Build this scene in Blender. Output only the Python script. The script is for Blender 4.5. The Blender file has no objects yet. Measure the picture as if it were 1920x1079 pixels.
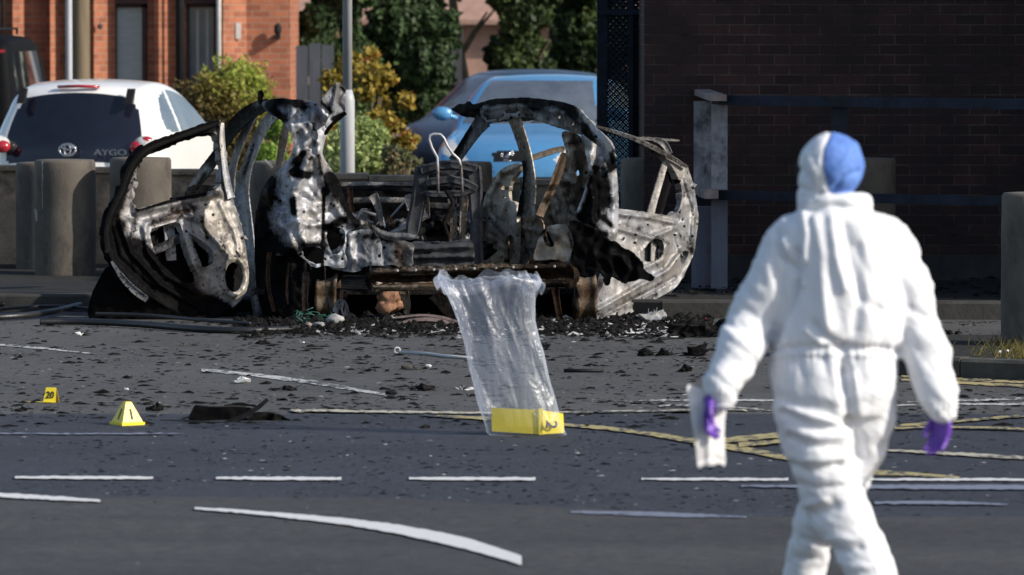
import bpy, math, random
import numpy as np
from mathutils import Vector, noise
from mathutils.geometry import delaunay_2d_cdt
R = math.radians
sc = bpy.context.scene
col = sc.collection
random.seed(7); rng = np.random.default_rng(7)

# ---------------------------------------------------------------- camera, sky, sun, exposure
CAMH = 2.17; FPX = 10667.0; HZ = 10.0
PITCH = math.atan((539.5-HZ)/FPX)
cd = bpy.data.cameras.new('camera'); cam = bpy.data.objects.new('camera', cd); col.objects.link(cam)
cam.location = (0, 0, CAMH); cam.rotation_euler = (math.pi/2-PITCH, 0, 0)
cd.sensor_width = 36; cd.lens = 200; cd.clip_start = .5; cd.clip_end = 3000
cd.dof.use_dof = True; cd.dof.focus_distance = 35.5; cd.dof.aperture_fstop = 5.4
sc.camera = cam
SUN = Vector((.80, -.36, .50)).normalized()
w = bpy.data.worlds.new("World"); sc.world = w; w.use_nodes = True
nt = w.node_tree; sky = nt.nodes.new('ShaderNodeTexSky'); sky.sky_type = 'NISHITA'; sky.sun_disc = False
sky.sun_elevation = math.asin(SUN.z); sky.sun_rotation = math.atan2(SUN.x, SUN.y)
nt.links.new(sky.outputs[0], nt.nodes['Background'].inputs[0]); nt.nodes['Background'].inputs[1].default_value = .13
sd = bpy.data.lights.new('sun', 'SUN'); so = bpy.data.objects.new('sun', sd); col.objects.link(so)
sd.energy = 4.4; sd.angle = R(.6); sd.color = (1, .93, .82)
so.rotation_euler = SUN.to_track_quat('Z', 'Y').to_euler(); so.location = (10, 0, 20)
sc.view_settings.view_transform = 'Standard'; sc.view_settings.look = 'None'
sc.view_settings.exposure = 0.27; sc.view_settings.gamma = 1
sc.cycles.max_bounces = 8; sc.cycles.transparent_max_bounces = 24

# ---------------------------------------------------------------- helpers: pixel of the 1920 px photograph + distance -> place
ca, sa = math.cos(PITCH), math.sin(PITCH)
def P(px, py, D):
    u = (px-960)/FPX; v = (539.5-py)/FPX
    t = D/(ca+v*sa)
    return Vector((u*t, D, CAMH+t*(-sa+v*ca)))
def G(px, py, z=0.0):
    u = (px-960)/FPX; v = (539.5-py)/FPX
    t = (z-CAMH)/(-sa+v*ca)
    return Vector((u*t, t*(ca+v*sa), z))
def Pn(A, D):                     # vectorised P
    u = (A[:, 0]-960)/FPX; v = (539.5-A[:, 1])/FPX; t = D/(ca+v*sa)
    return np.stack([u*t, D+0*t, CAMH+t*(-sa+v*ca)], 1)

def worigin(o):
    v = Vector((0, 0, 0))
    while o is not None: v += o.location; o = o.parent
    return v
def mk(name, V, F, mat=None, parent=None, smooth=False, org=None, attrs=None):
    me = bpy.data.meshes.new(name)
    V = np.asarray(V, float).reshape(-1, 3)
    if parent is not None: o0 = np.array(worigin(parent))
    elif org is not None: o0 = np.array(org, float)
    else: o0 = np.array([(V[:, 0].min()+V[:, 0].max())/2, (V[:, 1].min()+V[:, 1].max())/2, V[:, 2].min()])
    me.from_pydata((V-o0).tolist(), [], [tuple(f) for f in F])
    if attrs:
        for k, a in attrs.items():
            at = me.attributes.new(k, 'FLOAT', 'POINT'); at.data.foreach_set('value', np.asarray(a, np.float32))
    me.validate(); me.update()
    if smooth: me.polygons.foreach_set('use_smooth', [True]*len(me.polygons))
    if mat: me.materials.append(mat)
    o = bpy.data.objects.new(name, me); col.objects.link(o)
    if parent is not None: o.parent = parent
    else: o.location = o0
    return o
def thing(name, loc, label, cat, group=None):
    o = bpy.data.objects.new(name, None); col.objects.link(o); o.location = loc; o.empty_display_size = .2
    return tag(o, label, cat, group)
def tag(o, label=None, cat=None, group=None, kind=None):
    if label: o['label'] = label
    if cat: o['category'] = cat
    if group: o['group'] = group
    if kind: o['kind'] = kind
    return o
class MB:
    def __init__(s): s.V = []; s.F = []
    def add(s, V, F):
        n = len(s.V); s.V += [tuple(v) for v in V]; s.F += [tuple(i+n for i in f) for f in F]; return s
    def box(s, a, b, rz=0, c=None):
        x0, y0, z0 = a; x1, y1, z1 = b
        V = [(x0,y0,z0),(x1,y0,z0),(x1,y1,z0),(x0,y1,z0),(x0,y0,z1),(x1,y0,z1),(x1,y1,z1),(x0,y1,z1)]
        if rz:
            c = c or ((x0+x1)/2, (y0+y1)/2); cz, sz = math.cos(rz), math.sin(rz)
            V = [(c[0]+(x-c[0])*cz-(y-c[1])*sz, c[1]+(x-c[0])*sz+(y-c[1])*cz, z) for x, y, z in V]
        return s.add(V, [(0,3,2,1),(4,5,6,7),(0,1,5,4),(1,2,6,5),(2,3,7,6),(3,0,4,7)])
    def tube(s, pts, r, n=8, flat=1.0, cap=True, up=None):
        pts = [Vector(p) for p in pts]; rr = r if isinstance(r, (list, tuple)) else [r]*len(pts)
        V = []; F = []; u0 = Vector(up) if up else Vector((0, 1, 0.01))
        for i, p in enumerate(pts):
            t = (pts[min(i+1, len(pts)-1)]-pts[max(i-1, 0)]).normalized()
            a = u0 - t*u0.dot(t)
            if a.length < .05: a = Vector((1, 0, 0)) - t*t.x
            a.normalize(); b = t.cross(a)
            for k in range(n):
                th = 2*math.pi*(k+.5)/n
                V.append(p + a*math.cos(th)*rr[i]*flat + b*math.sin(th)*rr[i])
        for i in range(len(pts)-1):
            for k in range(n):
                k2 = (k+1) % n; F.append((i*n+k, i*n+k2, (i+1)*n+k2, (i+1)*n+k))
        if cap: F.append(tuple(range(n))[::-1]); F.append(tuple((len(pts)-1)*n+k for k in range(n)))
        return s.add(V, F)
    def lathe(s, c, prof, n=32, seed=None):
        V = []; F = []
        for r, z in prof:
            for k in range(n): th = 2*math.pi*k/n; V.append((c[0]+r*math.cos(th), c[1]+r*math.sin(th), c[2]+z))
        for i in range(len(prof)-1):
            for k in range(n):
                k2 = (k+1) % n; F.append((i*n+k, i*n+k2, (i+1)*n+k2, (i+1)*n+k))
        F.append(tuple((len(prof)-1)*n+k for k in range(n))); F.append(tuple(range(n))[::-1])
        return s.add(V, F)
    def lump(s, c, r, amp=.35, seed=0, sub=2, sq=(1, 1, 1)):
        import bmesh
        bm = bmesh.new(); bmesh.ops.create_icosphere(bm, subdivisions=sub, radius=1)
        V = []
        for v in bm.verts:
            p = v.co.normalized(); k = 1+amp*noise.noise(p*1.7+Vector((seed*7.1, seed*3.3, 0)))*2+amp*.5*noise.noise(p*4.5+Vector((seed, 9, 0)))
            V.append((c[0]+p.x*r*k*sq[0], c[1]+p.y*r*k*sq[1], c[2]+p.z*r*k*sq[2]))
        F = [tuple(v.index for v in f.verts) for f in bm.faces]; bm.free()
        return s.add(V, F)
    def build(s, name, mat, parent=None, smooth=False, **k): return mk(name, s.V, s.F, mat, parent, smooth, **k)

def node(nt, t, **kw):
    n = nt.nodes.new(t)
    for k, v in kw.items():
        if k.startswith('i_'):
            key = k[2:]; key = int(key) if key.isdigit() else key.replace('_', ' ')
            n.inputs[key].default_value = v
        else: setattr(n, k, v)
    return n
def ramp(nt, stops, interp='LINEAR'):
    r = nt.nodes.new('ShaderNodeValToRGB'); e = r.color_ramp; e.interpolation = interp
    while len(e.elements) > 1: e.elements.remove(e.elements[0])
    e.elements[0].position = stops[0][0]; c = stops[0][1]; e.elements[0].color = (*c, 1) if len(c) == 3 else c
    for p, c in stops[1:]:
        x = e.elements.new(p); x.color = (*c, 1) if len(c) == 3 else c
    return r
def newmat(name):
    m = bpy.data.materials.new(name); m.use_nodes = True
    return m, m.node_tree, m.node_tree.nodes['Principled BSDF']
def mat(name, c1, c2=None, rough=.7, scale=8, metal=0, bump=0, bscale=40, spec=.5, dirt=None, coat=0, lo=.35, hi=.65, dscale=3, stretch=None):
    m, nt, b = newmat(name); L = nt.links.new
    c2 = c2 or tuple(x*.75 for x in c1)
    tc = node(nt, 'ShaderNodeTexCoord'); src = tc.outputs['Object']
    if stretch:
        mp = node(nt, 'ShaderNodeMapping'); mp.inputs['Scale'].default_value = stretch; L(src, mp.inputs[0]); src = mp.outputs[0]
    n = node(nt, 'ShaderNodeTexNoise', i_Scale=scale, i_Detail=8.0, i_Roughness=.65); L(src, n.inputs['Vector'])
    r = ramp(nt, [(lo, c2), (hi, c1)]); L(n.outputs[0], r.inputs[0]); out = r.outputs[0]
    if dirt:
        n2 = node(nt, 'ShaderNodeTexNoise', i_Scale=dscale, i_Detail=10.0, i_Roughness=.75); L(src, n2.inputs['Vector'])
        r2 = ramp(nt, [(.48, (0, 0, 0)), (.68, (1, 1, 1))]); L(n2.outputs[0], r2.inputs[0])
        mx = node(nt, 'ShaderNodeMix', data_type='RGBA'); L(r2.outputs[0], mx.inputs[0]); L(out, mx.inputs[6]); mx.inputs[7].default_value = (*dirt, 1); out = mx.outputs[2]
    L(out, b.inputs['Base Color'])
    b.inputs['Roughness'].default_value = rough; b.inputs['Metallic'].default_value = metal; b.inputs['Specular IOR Level'].default_value = spec
    if coat: b.inputs['Coat Weight'].default_value = coat; b.inputs['Coat Roughness'].default_value = .05
    if bump:
        n3 = node(nt, 'ShaderNodeTexNoise', i_Scale=bscale, i_Detail=6.0); L(src, n3.inputs['Vector'])
        bp = node(nt, 'ShaderNodeBump', i_Strength=1.0, i_Distance=bump); L(n3.outputs[0], bp.inputs['Height']); L(bp.outputs[0], b.inputs['Normal'])
    return m

# ---- burnt metal: 'soot' (0 ash white .. 1 black char) and 'rust' are stains carried by the metal
def burnt(name, white=(.47, .47, .485), grey=(.18, .18, .187), rustc=(.20, .11, .065), gain=1.0, sc_=1.0, rough=.55, bg=1.0):
    m, nt, b = newmat(name); L = nt.links.new
    tc = node(nt, 'ShaderNodeTexCoord'); a = node(nt, 'ShaderNodeAttribute', attribute_name='soot'); ar = node(nt, 'ShaderNodeAttribute', attribute_name='rust')
    n1 = node(nt, 'ShaderNodeTexNoise', i_Scale=9.0*sc_, i_Detail=12.0, i_Roughness=.78, i_Distortion=.9); L(tc.outputs['Object'], n1.inputs['Vector'])
    n2 = node(nt, 'ShaderNodeTexNoise', i_Scale=38.0*sc_, i_Detail=5.0, i_Roughness=.6, i_Distortion=1.2); L(tc.outputs['Object'], n2.inputs['Vector'])
    mp = node(nt, 'ShaderNodeMapping'); mp.inputs['Scale'].default_value = (22, 22, 3.5); L(tc.outputs['Object'], mp.inputs[0])
    n4 = node(nt, 'ShaderNodeTexNoise', i_Scale=1.0, i_Detail=6.0, i_Roughness=.6); L(mp.outputs[0], n4.inputs['Vector'])
    def ma(op, x, y):
        q = node(nt, 'ShaderNodeMath', operation=op)
        for i, z in enumerate((x, y)):
            if hasattr(z, 'links'): L(z, q.inputs[i])
            else: q.inputs[i].default_value = z
        return q.outputs[0]
    v = ma('ADD', ma('MULTIPLY', ma('SUBTRACT', n1.outputs[0], .5), 0.60*gain), ma('MULTIPLY', ma('SUBTRACT', n2.outputs[0], .5), .34*gain))
    v = ma('ADD', v, ma('MULTIPLY', ma('SUBTRACT', n4.outputs[0], .5), .55*gain))
    n5 = node(nt, 'ShaderNodeTexNoise', i_Scale=17.0*sc_, i_Detail=7.0, i_Roughness=.7, i_Distortion=1.6); L(tc.outputs['Object'], n5.inputs['Vector'])
    r5 = ramp(nt, [(.50, (0, 0, 0)), (.54, (1, 1, 1))]); L(n5.outputs[0], r5.inputs[0])
    r6 = ramp(nt, [(.36, (1, 1, 1)), (.40, (0, 0, 0))]); L(n5.outputs[0], r6.inputs[0])
    v = ma('ADD', v, ma('SUBTRACT', ma('MULTIPLY', r5.outputs[0], .07*gain), ma('MULTIPLY', r6.outputs[0], .05*gain)))
    v = ma('ADD', v, a.outputs['Fac'])
    n7 = node(nt, 'ShaderNodeTexNoise', i_Scale=26.0*sc_, i_Detail=7.0, i_Roughness=.62, i_Distortion=1.8); L(tc.outputs['Object'], n7.inputs['Vector'])
    vb = ma('ADD', a.outputs['Fac'], ma('ADD', ma('MULTIPLY', ma('SUBTRACT', n1.outputs[0], .5), .45*bg), ma('MULTIPLY', ma('SUBTRACT', n7.outputs[0], .5), .75*bg)))
    rb0 = ramp(nt, [(.60, (0, 0, 0)), (.74, (1, 1, 1))]); L(vb, rb0.inputs[0])
    fl = ma('ADD', n7.outputs[0], ma('MULTIPLY', a.outputs['Fac'], .16)); rf = ramp(nt, [(.675, (0, 0, 0)), (.69, (1, 1, 1))]); L(fl, rf.inputs[0])
    rb_ = node(nt, 'ShaderNodeMix', data_type='RGBA', blend_type='LIGHTEN'); rb_.inputs[0].default_value = 1; L(rb0.outputs[0], rb_.inputs[6]); L(rf.outputs[0], rb_.inputs[7])
    r = ramp(nt, [(.02, white), (.22, tuple(x*.66 for x in white)), (.38, grey), (.56, tuple(x*.42 for x in grey)), (.75, tuple(x*.12 for x in grey)), (.9, tuple(x*.04 for x in grey))]); L(v, r.inputs[0])
    nw = node(nt, 'ShaderNodeTexNoise', i_Scale=2.2, i_Detail=4.0); L(tc.outputs['Object'], nw.inputs['Vector'])
    rw = ramp(nt, [(.40, (.94, .97, 1.04)), (.60, (1.04, .97, .88))]); L(nw.outputs[0], rw.inputs[0])
    mw = node(nt, 'ShaderNodeMix', data_type='RGBA', blend_type='MULTIPLY'); mw.inputs[0].default_value = 1; L(r.outputs[0], mw.inputs[6]); L(rw.outputs[0], mw.inputs[7])
    mk_ = node(nt, 'ShaderNodeMix', data_type='RGBA'); L(rb_.outputs[2], mk_.inputs[0]); L(mw.outputs[2], mk_.inputs[6]); mk_.inputs[7].default_value = (.0035, .0034, .0038, 1); mw = mk_
    vo = node(nt, 'ShaderNodeTexVoronoi', i_Scale=13.0); L(tc.outputs['Object'], vo.inputs['Vector'])
    rv = ramp(nt, [(.10, (0, 0, 0)), (.13, (1, 1, 1))]); L(vo.outputs['Distance'], rv.inputs[0])
    mh = node(nt, 'ShaderNodeMix', data_type='RGBA', blend_type='MULTIPLY'); mh.inputs[0].default_value = .85; L(mw.outputs[2], mh.inputs[6]); L(rv.outputs[0], mh.inputs[7])
    n3 = node(nt, 'ShaderNodeTexNoise', i_Scale=12.0, i_Detail=9.0, i_Roughness=.7); L(tc.outputs['Object'], n3.inputs['Vector'])
    fr = ma('MULTIPLY', ar.outputs['Fac'], ma('MULTIPLY', ma('SUBTRACT', n3.outputs[0], .36), 3.2)); cl = node(nt, 'ShaderNodeClamp'); L(fr, cl.inputs[0])
    mx = node(nt, 'ShaderNodeMix', data_type='RGBA'); L(cl.outputs[0], mx.inputs[0]); L(mh.outputs[2], mx.inputs[6]); mx.inputs[7].default_value = (*rustc, 1)
    L(mx.outputs[2], b.inputs['Base Color'])
    b.inputs['Roughness'].default_value = .5
    rs = ramp(nt, [(.2, (.30, .30, .30)), (.55, (.06, .06, .06)), (.62, (.02, .02, .02))]); L(vb, rs.inputs[0]); L(rs.outputs[0], b.inputs['Specular IOR Level'])
    rm = ramp(nt, [(.3, (.30, .30, .30)), (.6, (0, 0, 0))]); L(vb, rm.inputs[0]); L(rm.outputs[0], b.inputs['Metallic'])
    bp = node(nt, 'ShaderNodeBump', i_Strength=.6, i_Distance=.0035); L(v, bp.inputs['Height']); L(bp.outputs[0], b.inputs['Normal'])
    return m

def arr(p): return np.array([(q[0], q[1]) for q in p], float)
def inpoly(P_, poly):
    x, y = P_[:, 0], P_[:, 1]; ins = np.zeros(len(P_), bool); n = len(poly); j = n-1
    for i in range(n):
        xi, yi = poly[i]; xj, yj = poly[j]
        c = ((yi > y) != (yj > y)); d = (yj-yi) if abs(yj-yi) > 1e-12 else 1e-12
        ins ^= c & (x < (xj-xi)*(y-yi)/d+xi); j = i
    return ins
def dline(P_, L_, closed=False):
    L_ = arr(L_)
    if len(L_) == 1: return np.hypot(*(P_-L_[0]).T)
    d = np.full(len(P_), 1e9); n = len(L_)
    for i in range(n if closed else n-1):
        a = L_[i]; b = L_[(i+1) % n]; ab = b-a; q = max(ab@ab, 1e-12)
        t = np.clip(((P_-a)@ab)/q, 0, 1); d = np.minimum(d, np.hypot(*(P_-(a+t[:, None]*ab)).T))
    return d
def resample(poly, step, jit=0, closed=True):
    out = []; n = len(poly)
    for i in range(n if closed else n-1):
        a = np.array(poly[i], float); b = np.array(poly[(i+1) % n], float); k = max(1, int(round(np.hypot(*(b-a))/step)))
        for j in range(k): out.append(a+(b-a)*j/k)
    if not closed: out.append(np.array(poly[-1], float))
    out = np.array(out)
    if jit: out = out+rng.normal(0, jit, out.shape)
    return out
def chaikin(p, k=1, closed=True):
    p = [np.array(q, float) for q in p]
    for _ in range(k):
        o = []; n = len(p)
        if not closed: o.append(p[0])
        for i in range(n if closed else n-1):
            a, b = p[i], p[(i+1) % n]; o += [a*.75+b*.25, a*.25+b*.75]
        if not closed: o.append(p[-1])
        p = o
    return p
def fill(outer, holes, step):
    loops = [outer]+list(holes); V = []; E = []
    for lp in loops:
        n0 = len(V); V += [tuple(q) for q in lp]; E += [(n0+i, n0+(i+1) % len(lp)) for i in range(len(lp))]
    o = np.array(outer); x0, y0 = o.min(0); x1, y1 = o.max(0)
    gx, gy = np.meshgrid(np.arange(x0, x1, step), np.arange(y0, y1, step*.87)); gx[1::2] += step/2
    g = np.stack([gx.ravel(), gy.ravel()], 1); g += rng.uniform(-.12, .12, g.shape)*step
    k = inpoly(g, outer)
    for h in holes: k &= ~inpoly(g, h)
    g = g[k]
    for lp in loops:
        if len(g): g = g[dline(g, lp, True) > step*.45]
    V += [tuple(q) for q in g]
    r = delaunay_2d_cdt([Vector(v) for v in V], E, [], 0, 1e-7)
    vv = np.array([(v.x, v.y) for v in r[0]]); ff = [tuple(f) for f in r[2]]
    cen = np.array([vv[list(f)].mean(0) for f in ff]); k = inpoly(cen, outer)
    for h in holes: k &= ~inpoly(cen, h)
    return vv, [f for f, q in zip(ff, k) if q]
def thicken(V, F, t, away=None):
    """give a sheet thickness t behind it (away = direction), closing its rims"""
    V = np.asarray(V, float); Fa = np.array(F); N = np.zeros_like(V)
    fn = np.cross(V[Fa[:, 1]]-V[Fa[:, 0]], V[Fa[:, 2]]-V[Fa[:, 0]])
    away = np.array([0, 1, 0.]) if away is None else np.array(away)
    if (fn@away).sum() > 0: Fa = Fa[:, ::-1]; fn = -fn
    for k in range(Fa.shape[1]): np.add.at(N, Fa[:, k], fn)
    N /= np.maximum(np.linalg.norm(N, axis=1), 1e-12)[:, None]
    n = len(V); V2 = np.vstack([V, V-N*t]); F2 = [tuple(f) for f in Fa]+[tuple(q+n for q in f[::-1]) for f in Fa]
    cnt = {}
    for f in Fa:
        for i in range(len(f)):
            a, b = f[i], f[(i+1) % len(f)]; cnt[(a, b)] = 1
    rim = [(a, b) for (a, b) in cnt if (b, a) not in cnt]
    src = list(range(n))*2; X = []; base = 2*n
    for (a, b) in rim:      # rims get vertices of their own, so that the sheet keeps a crisp edge
        X += [V2[b], V2[a], V2[a+n], V2[b+n]]; src += [b, a, a, b]; F2.append((base, base+1, base+2, base+3)); base += 4
    if X: V2 = np.vstack([V2, np.array(X)])
    return V2, F2, np.array(src)
def plane(xa, Da, xb, Db, yslope=0, yref=400):
    return lambda A: Da+(Db-Da)*(A[:, 0]-xa)/(xb-xa)+yslope*(A[:, 1]-yref)
C1 = (180, 140, 2.158); C2 = (600, 140, 2.158); C3 = (900, 150, 2.158); C0 = (0, 0, 1.)
RG, EG, NG, KG, JG = .8, .4, .45, .34, .25
def panel(name, outer, D, mat, parent=None, holes=(), crop=C0, t=.008, step=6., soot=.3, sb=(), rb=(), rust=0., ridges=(), edge=None, noi=.02, nsc=.02, jit=.6, ch=1, label=None, org=None, kink=0., det=(0, 0)):
    ox, oy, s = crop
    cv = lambda pts: [(ox+q[0]/s, oy+q[1]/s) for q in pts]
    outer = resample(chaikin(cv(outer), ch), step, jit*JG)
    hs = [resample(chaikin(cv(h), ch), step*.7, jit*.7*JG) for h in holes]
    A, F = fill(outer, hs, step)
    d = D(A) if callable(D) else np.full(len(A), float(D))
    for pts, w_, h_ in ridges: d = d-RG*h_*np.exp(-(dline(A, cv(pts))/(w_/s*1.0))**2)
    x0_, y0_ = A.min(0); x1_, y1_ = A.max(0); extra_s = np.zeros(len(A))
    for _ in range(det[0]):          # small creases with soot caught along them
        c_ = A[rng.integers(len(A))]; th = rng.uniform(0, 6.28) if rng.random() < .5 else rng.normal(1.3, .4); L_ = rng.uniform(6, 26); k_ = rng.normal(0, .5)
        pl = [c_+L_*u*np.array([math.cos(th+k_*u), math.sin(th+k_*u)]) for u in (-1, -.5, 0, .5, 1)]; dd = dline(A, pl); w_ = rng.uniform(1.8, 3.6)
        d = d-rng.choice([1, -1])*rng.uniform(.003, .010)*np.exp(-(dd/w_)**2); extra_s += rng.uniform(-.12, .26)*np.exp(-(dd/(w_*rng.uniform(.6, 1.6)))**2)
    for _ in range(int(det[1]*.6)):          # bolt and drain holes: shallow dimples, their inner dark painted in
        c_ = A[rng.integers(len(A))]; dd = np.hypot(*(A-c_).T); r_ = rng.uniform(1.3, 2.4); d = d+.012*np.exp(-(dd/r_)**2)-.006*np.exp(-((dd-r_*2)/1.5)**2); extra_s += rng.uniform(.3, 1.1)*np.exp(-(dd/r_)**4)
    db = dline(A, outer, True)
    for h in hs: db = np.minimum(db, dline(A, h, True)) if edge and len(edge) > 2 else db
    if edge: d = d+EG*edge[1]*np.exp(-(db/edge[0])**2)
    sd_ = rng.uniform(0, 99)
    if noi: d = d+np.array([noise.noise(Vector((a[0]*nsc+sd_, a[1]*nsc, 0)))*noi*NG*2+noise.noise(Vector((a[0]*nsc*3.1, a[1]*nsc*3.1+sd_, 5)))*noi*NG*.7 for a in A])
    if kink: d = d+np.array([abs(noise.noise(Vector((a[0]*.035, a[1]*.035+sd_, 2))))*kink*2*KG for a in A])
    so_ = np.full(len(A), float(soot))+extra_s; ru = np.full(len(A), float(rust))
    for pts, r_, v_ in sb: so_ = so_+v_*np.exp(-(dline(A, cv(pts))/(r_/s))**2)
    for pts, r_, v_ in rb: ru = ru+v_*np.exp(-(dline(A, cv(pts))/(r_/s))**2)
    V = Pn(A, d); V2, F2, src = thicken(V, F, t)
    o = mk(name, V2, F2, mat, parent, True, org=org, attrs={'soot': so_[src], 'rust': ru[src]})
    if label: o['label'] = label
    return o
def strip_outline(path, ws):
    p = chaikin(path, 2, False); n = len(p); ww = np.interp(np.linspace(0, 1, n), np.linspace(0, 1, len(ws)), ws)
    Lf = []; Rt = []
    for i in range(n):
        t = p[min(i+1, n-1)]-p[max(i-1, 0)]; t = t/np.hypot(*t); nn = np.array([-t[1], t[0]])
        Lf.append(p[i]+nn*ww[i]/2); Rt.append(p[i]-nn*ww[i]/2)
    return Lf+Rt[::-1]
def strip(name, path, ws, D, mat, parent=None, crop=C0, flange=.025, **k):
    mid = list(path)
    k.setdefault('edge', (3.2, -flange)); k.setdefault('step', 4.5); k.setdefault('noi', .008)
    return panel(name, strip_outline(path, ws), D, mat, parent, crop=crop, ch=0, **k)
def text_mesh(name, s, size, mat, parent, ex=.001, M=None, squash=1.0, bold=0):
    cu = bpy.data.curves.new('t', 'FONT'); cu.body = s; cu.size = size; cu.extrude = ex; cu.offset = bold; cu.align_x = 'CENTER'; cu.align_y = 'CENTER'
    o = bpy.data.objects.new('t', cu); col.objects.link(o); dg = bpy.context.evaluated_depsgraph_get()
    me = bpy.data.meshes.new_from_object(o.evaluated_get(dg)); V = [Vector((v.co.x*squash, v.co.y, v.co.z)) for v in me.vertices]; F = [tuple(p.vertices) for p in me.polygons]
    bpy.data.objects.remove(o); bpy.data.meshes.remove(me)
    if M is not None: V = [M @ v for v in V]
    return mk(name, V, F, mat, parent)
# ---------------------------------------------------------------- materials of the place
def asphalt(name, base, dark, spk, warm=0, rough=.85, gs=1.0, patch=.5):
    m, nt, b = newmat(name); L = nt.links.new
    tc = node(nt, 'ShaderNodeTexCoord')
    n1 = node(nt, 'ShaderNodeTexNoise', i_Scale=.8, i_Detail=10.0, i_Roughness=.75); L(tc.outputs['Object'], n1.inputs['Vector'])
    n2 = node(nt, 'ShaderNodeTexNoise', i_Scale=55.0*gs, i_Detail=4.0, i_Roughness=.8); L(tc.outputs['Object'], n2.inputs['Vector'])
    r1 = ramp(nt, [(.3, dark), (.7, base)]); L(n1.outputs[0], r1.inputs[0])
    r2 = ramp(nt, [(.30, (.35, .35, .35)), (.5, (1, 1, 1)), (.72, (1.0, 1.0, 1.0))]); L(n2.outputs[0], r2.inputs[0])
    mx = node(nt, 'ShaderNodeMix', data_type='RGBA', blend_type='MULTIPLY'); mx.inputs[0].default_value = 1; L(r1.outputs[0], mx.inputs[6]); L(r2.outputs[0], mx.inputs[7])
    n8 = node(nt, 'ShaderNodeTexNoise', i_Scale=11.0, i_Detail=6.0, i_Roughness=.8); L(tc.outputs['Object'], n8.inputs['Vector'])
    r8 = ramp(nt, [(.32, (.62, .62, .62)), (.68, (1.3, 1.3, 1.3))]); L(n8.outputs[0], r8.inputs[0])
    m8 = node(nt, 'ShaderNodeMix', data_type='RGBA', blend_type='MULTIPLY'); m8.inputs[0].default_value = 1; L(mx.outputs[2], m8.inputs[6]); L(r8.outputs[0], m8.inputs[7]); mx = m8
    v = node(nt, 'ShaderNodeTexVoronoi', i_Scale=26.0*gs); L(tc.outputs['Object'], v.inputs['Vector'])
    r3 = ramp(nt, [(.09, (1, 1, 1)), (.14, (0, 0, 0))]); L(v.outputs['Distance'], r3.inputs[0])
    n5 = node(nt, 'ShaderNodeTexNoise', i_Scale=3.0, i_Detail=3.0); L(tc.outputs['Object'], n5.inputs['Vector'])
    r5 = ramp(nt, [(.45, (0, 0, 0)), (.62, (1, 1, 1))]); L(n5.outputs[0], r5.inputs[0])
    mm = node(nt, 'ShaderNodeMath', operation='MULTIPLY'); L(r3.outputs[0], mm.inputs[0]); L(r5.outputs[0], mm.inputs[1])
    m2 = node(nt, 'ShaderNodeMix', data_type='RGBA'); L(mm.outputs[0], m2.inputs[0]); L(mx.outputs[2], m2.inputs[6]); m2.inputs[7].default_value = (*spk, 1)
    # tyre lanes and long streaks along the road (x)
    mp = node(nt, 'ShaderNodeMapping'); mp.inputs['Scale'].default_value = (.12, 1.1, 1); L(tc.outputs['Object'], mp.inputs[0])
    n6 = node(nt, 'ShaderNodeTexNoise', i_Scale=1.0, i_Detail=5.0, i_Roughness=.55); L(mp.outputs[0], n6.inputs['Vector'])
    r6 = ramp(nt, [(.3, (.72, .72, .74)), (.7, (1.18, 1.18, 1.16))]); L(n6.outputs[0], r6.inputs[0])
    m3 = node(nt, 'ShaderNodeMix', data_type='RGBA', blend_type='MULTIPLY'); m3.inputs[0].default_value = patch; L(m2.outputs[2], m3.inputs[6]); L(r6.outputs[0], m3.inputs[7])
    L(m3.outputs[2], b.inputs['Base Color']); b.inputs['Roughness'].default_value = rough; b.inputs['Specular IOR Level'].default_value = .25
    bp = node(nt, 'ShaderNodeBump', i_Strength=1.0, i_Distance=.004); L(n2.outputs[0], bp.inputs['Height']); L(bp.outputs[0], b.inputs['Normal'])
    return m
def paint(name, c, worn=.45, under=(.05, .052, .06), sc_=30):
    m, nt, b = newmat(name); L = nt.links.new
    tc = node(nt, 'ShaderNodeTexCoord'); mp = node(nt, 'ShaderNodeMapping'); mp.inputs['Scale'].default_value = (1, .35, 1); L(tc.outputs['Object'], mp.inputs[0])
    n = node(nt, 'ShaderNodeTexNoise', i_Scale=sc_, i_Detail=8.0, i_Roughness=.75); L(mp.outputs[0], n.inputs['Vector'])
    n2 = node(nt, 'ShaderNodeTexNoise', i_Scale=2.5, i_Detail=3.0); L(tc.outputs['Object'], n2.inputs['Vector'])
    a = node(nt, 'ShaderNodeMath', operation='MULTIPLY_ADD'); L(n2.outputs[0], a.inputs[0]); a.inputs[1].default_value = .5; L(n.outputs[0], a.inputs[2])
    r = ramp(nt, [(worn+.2, (*under, 1)), (worn+.3, (*c, 1))]); L(a.outputs[0], r.inputs[0]); L(r.outputs[0], b.inputs['Base Color'])
    b.inputs['Roughness'].default_value = .7; b.inputs['Specular IOR Level'].default_value = .3
    return m
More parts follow.
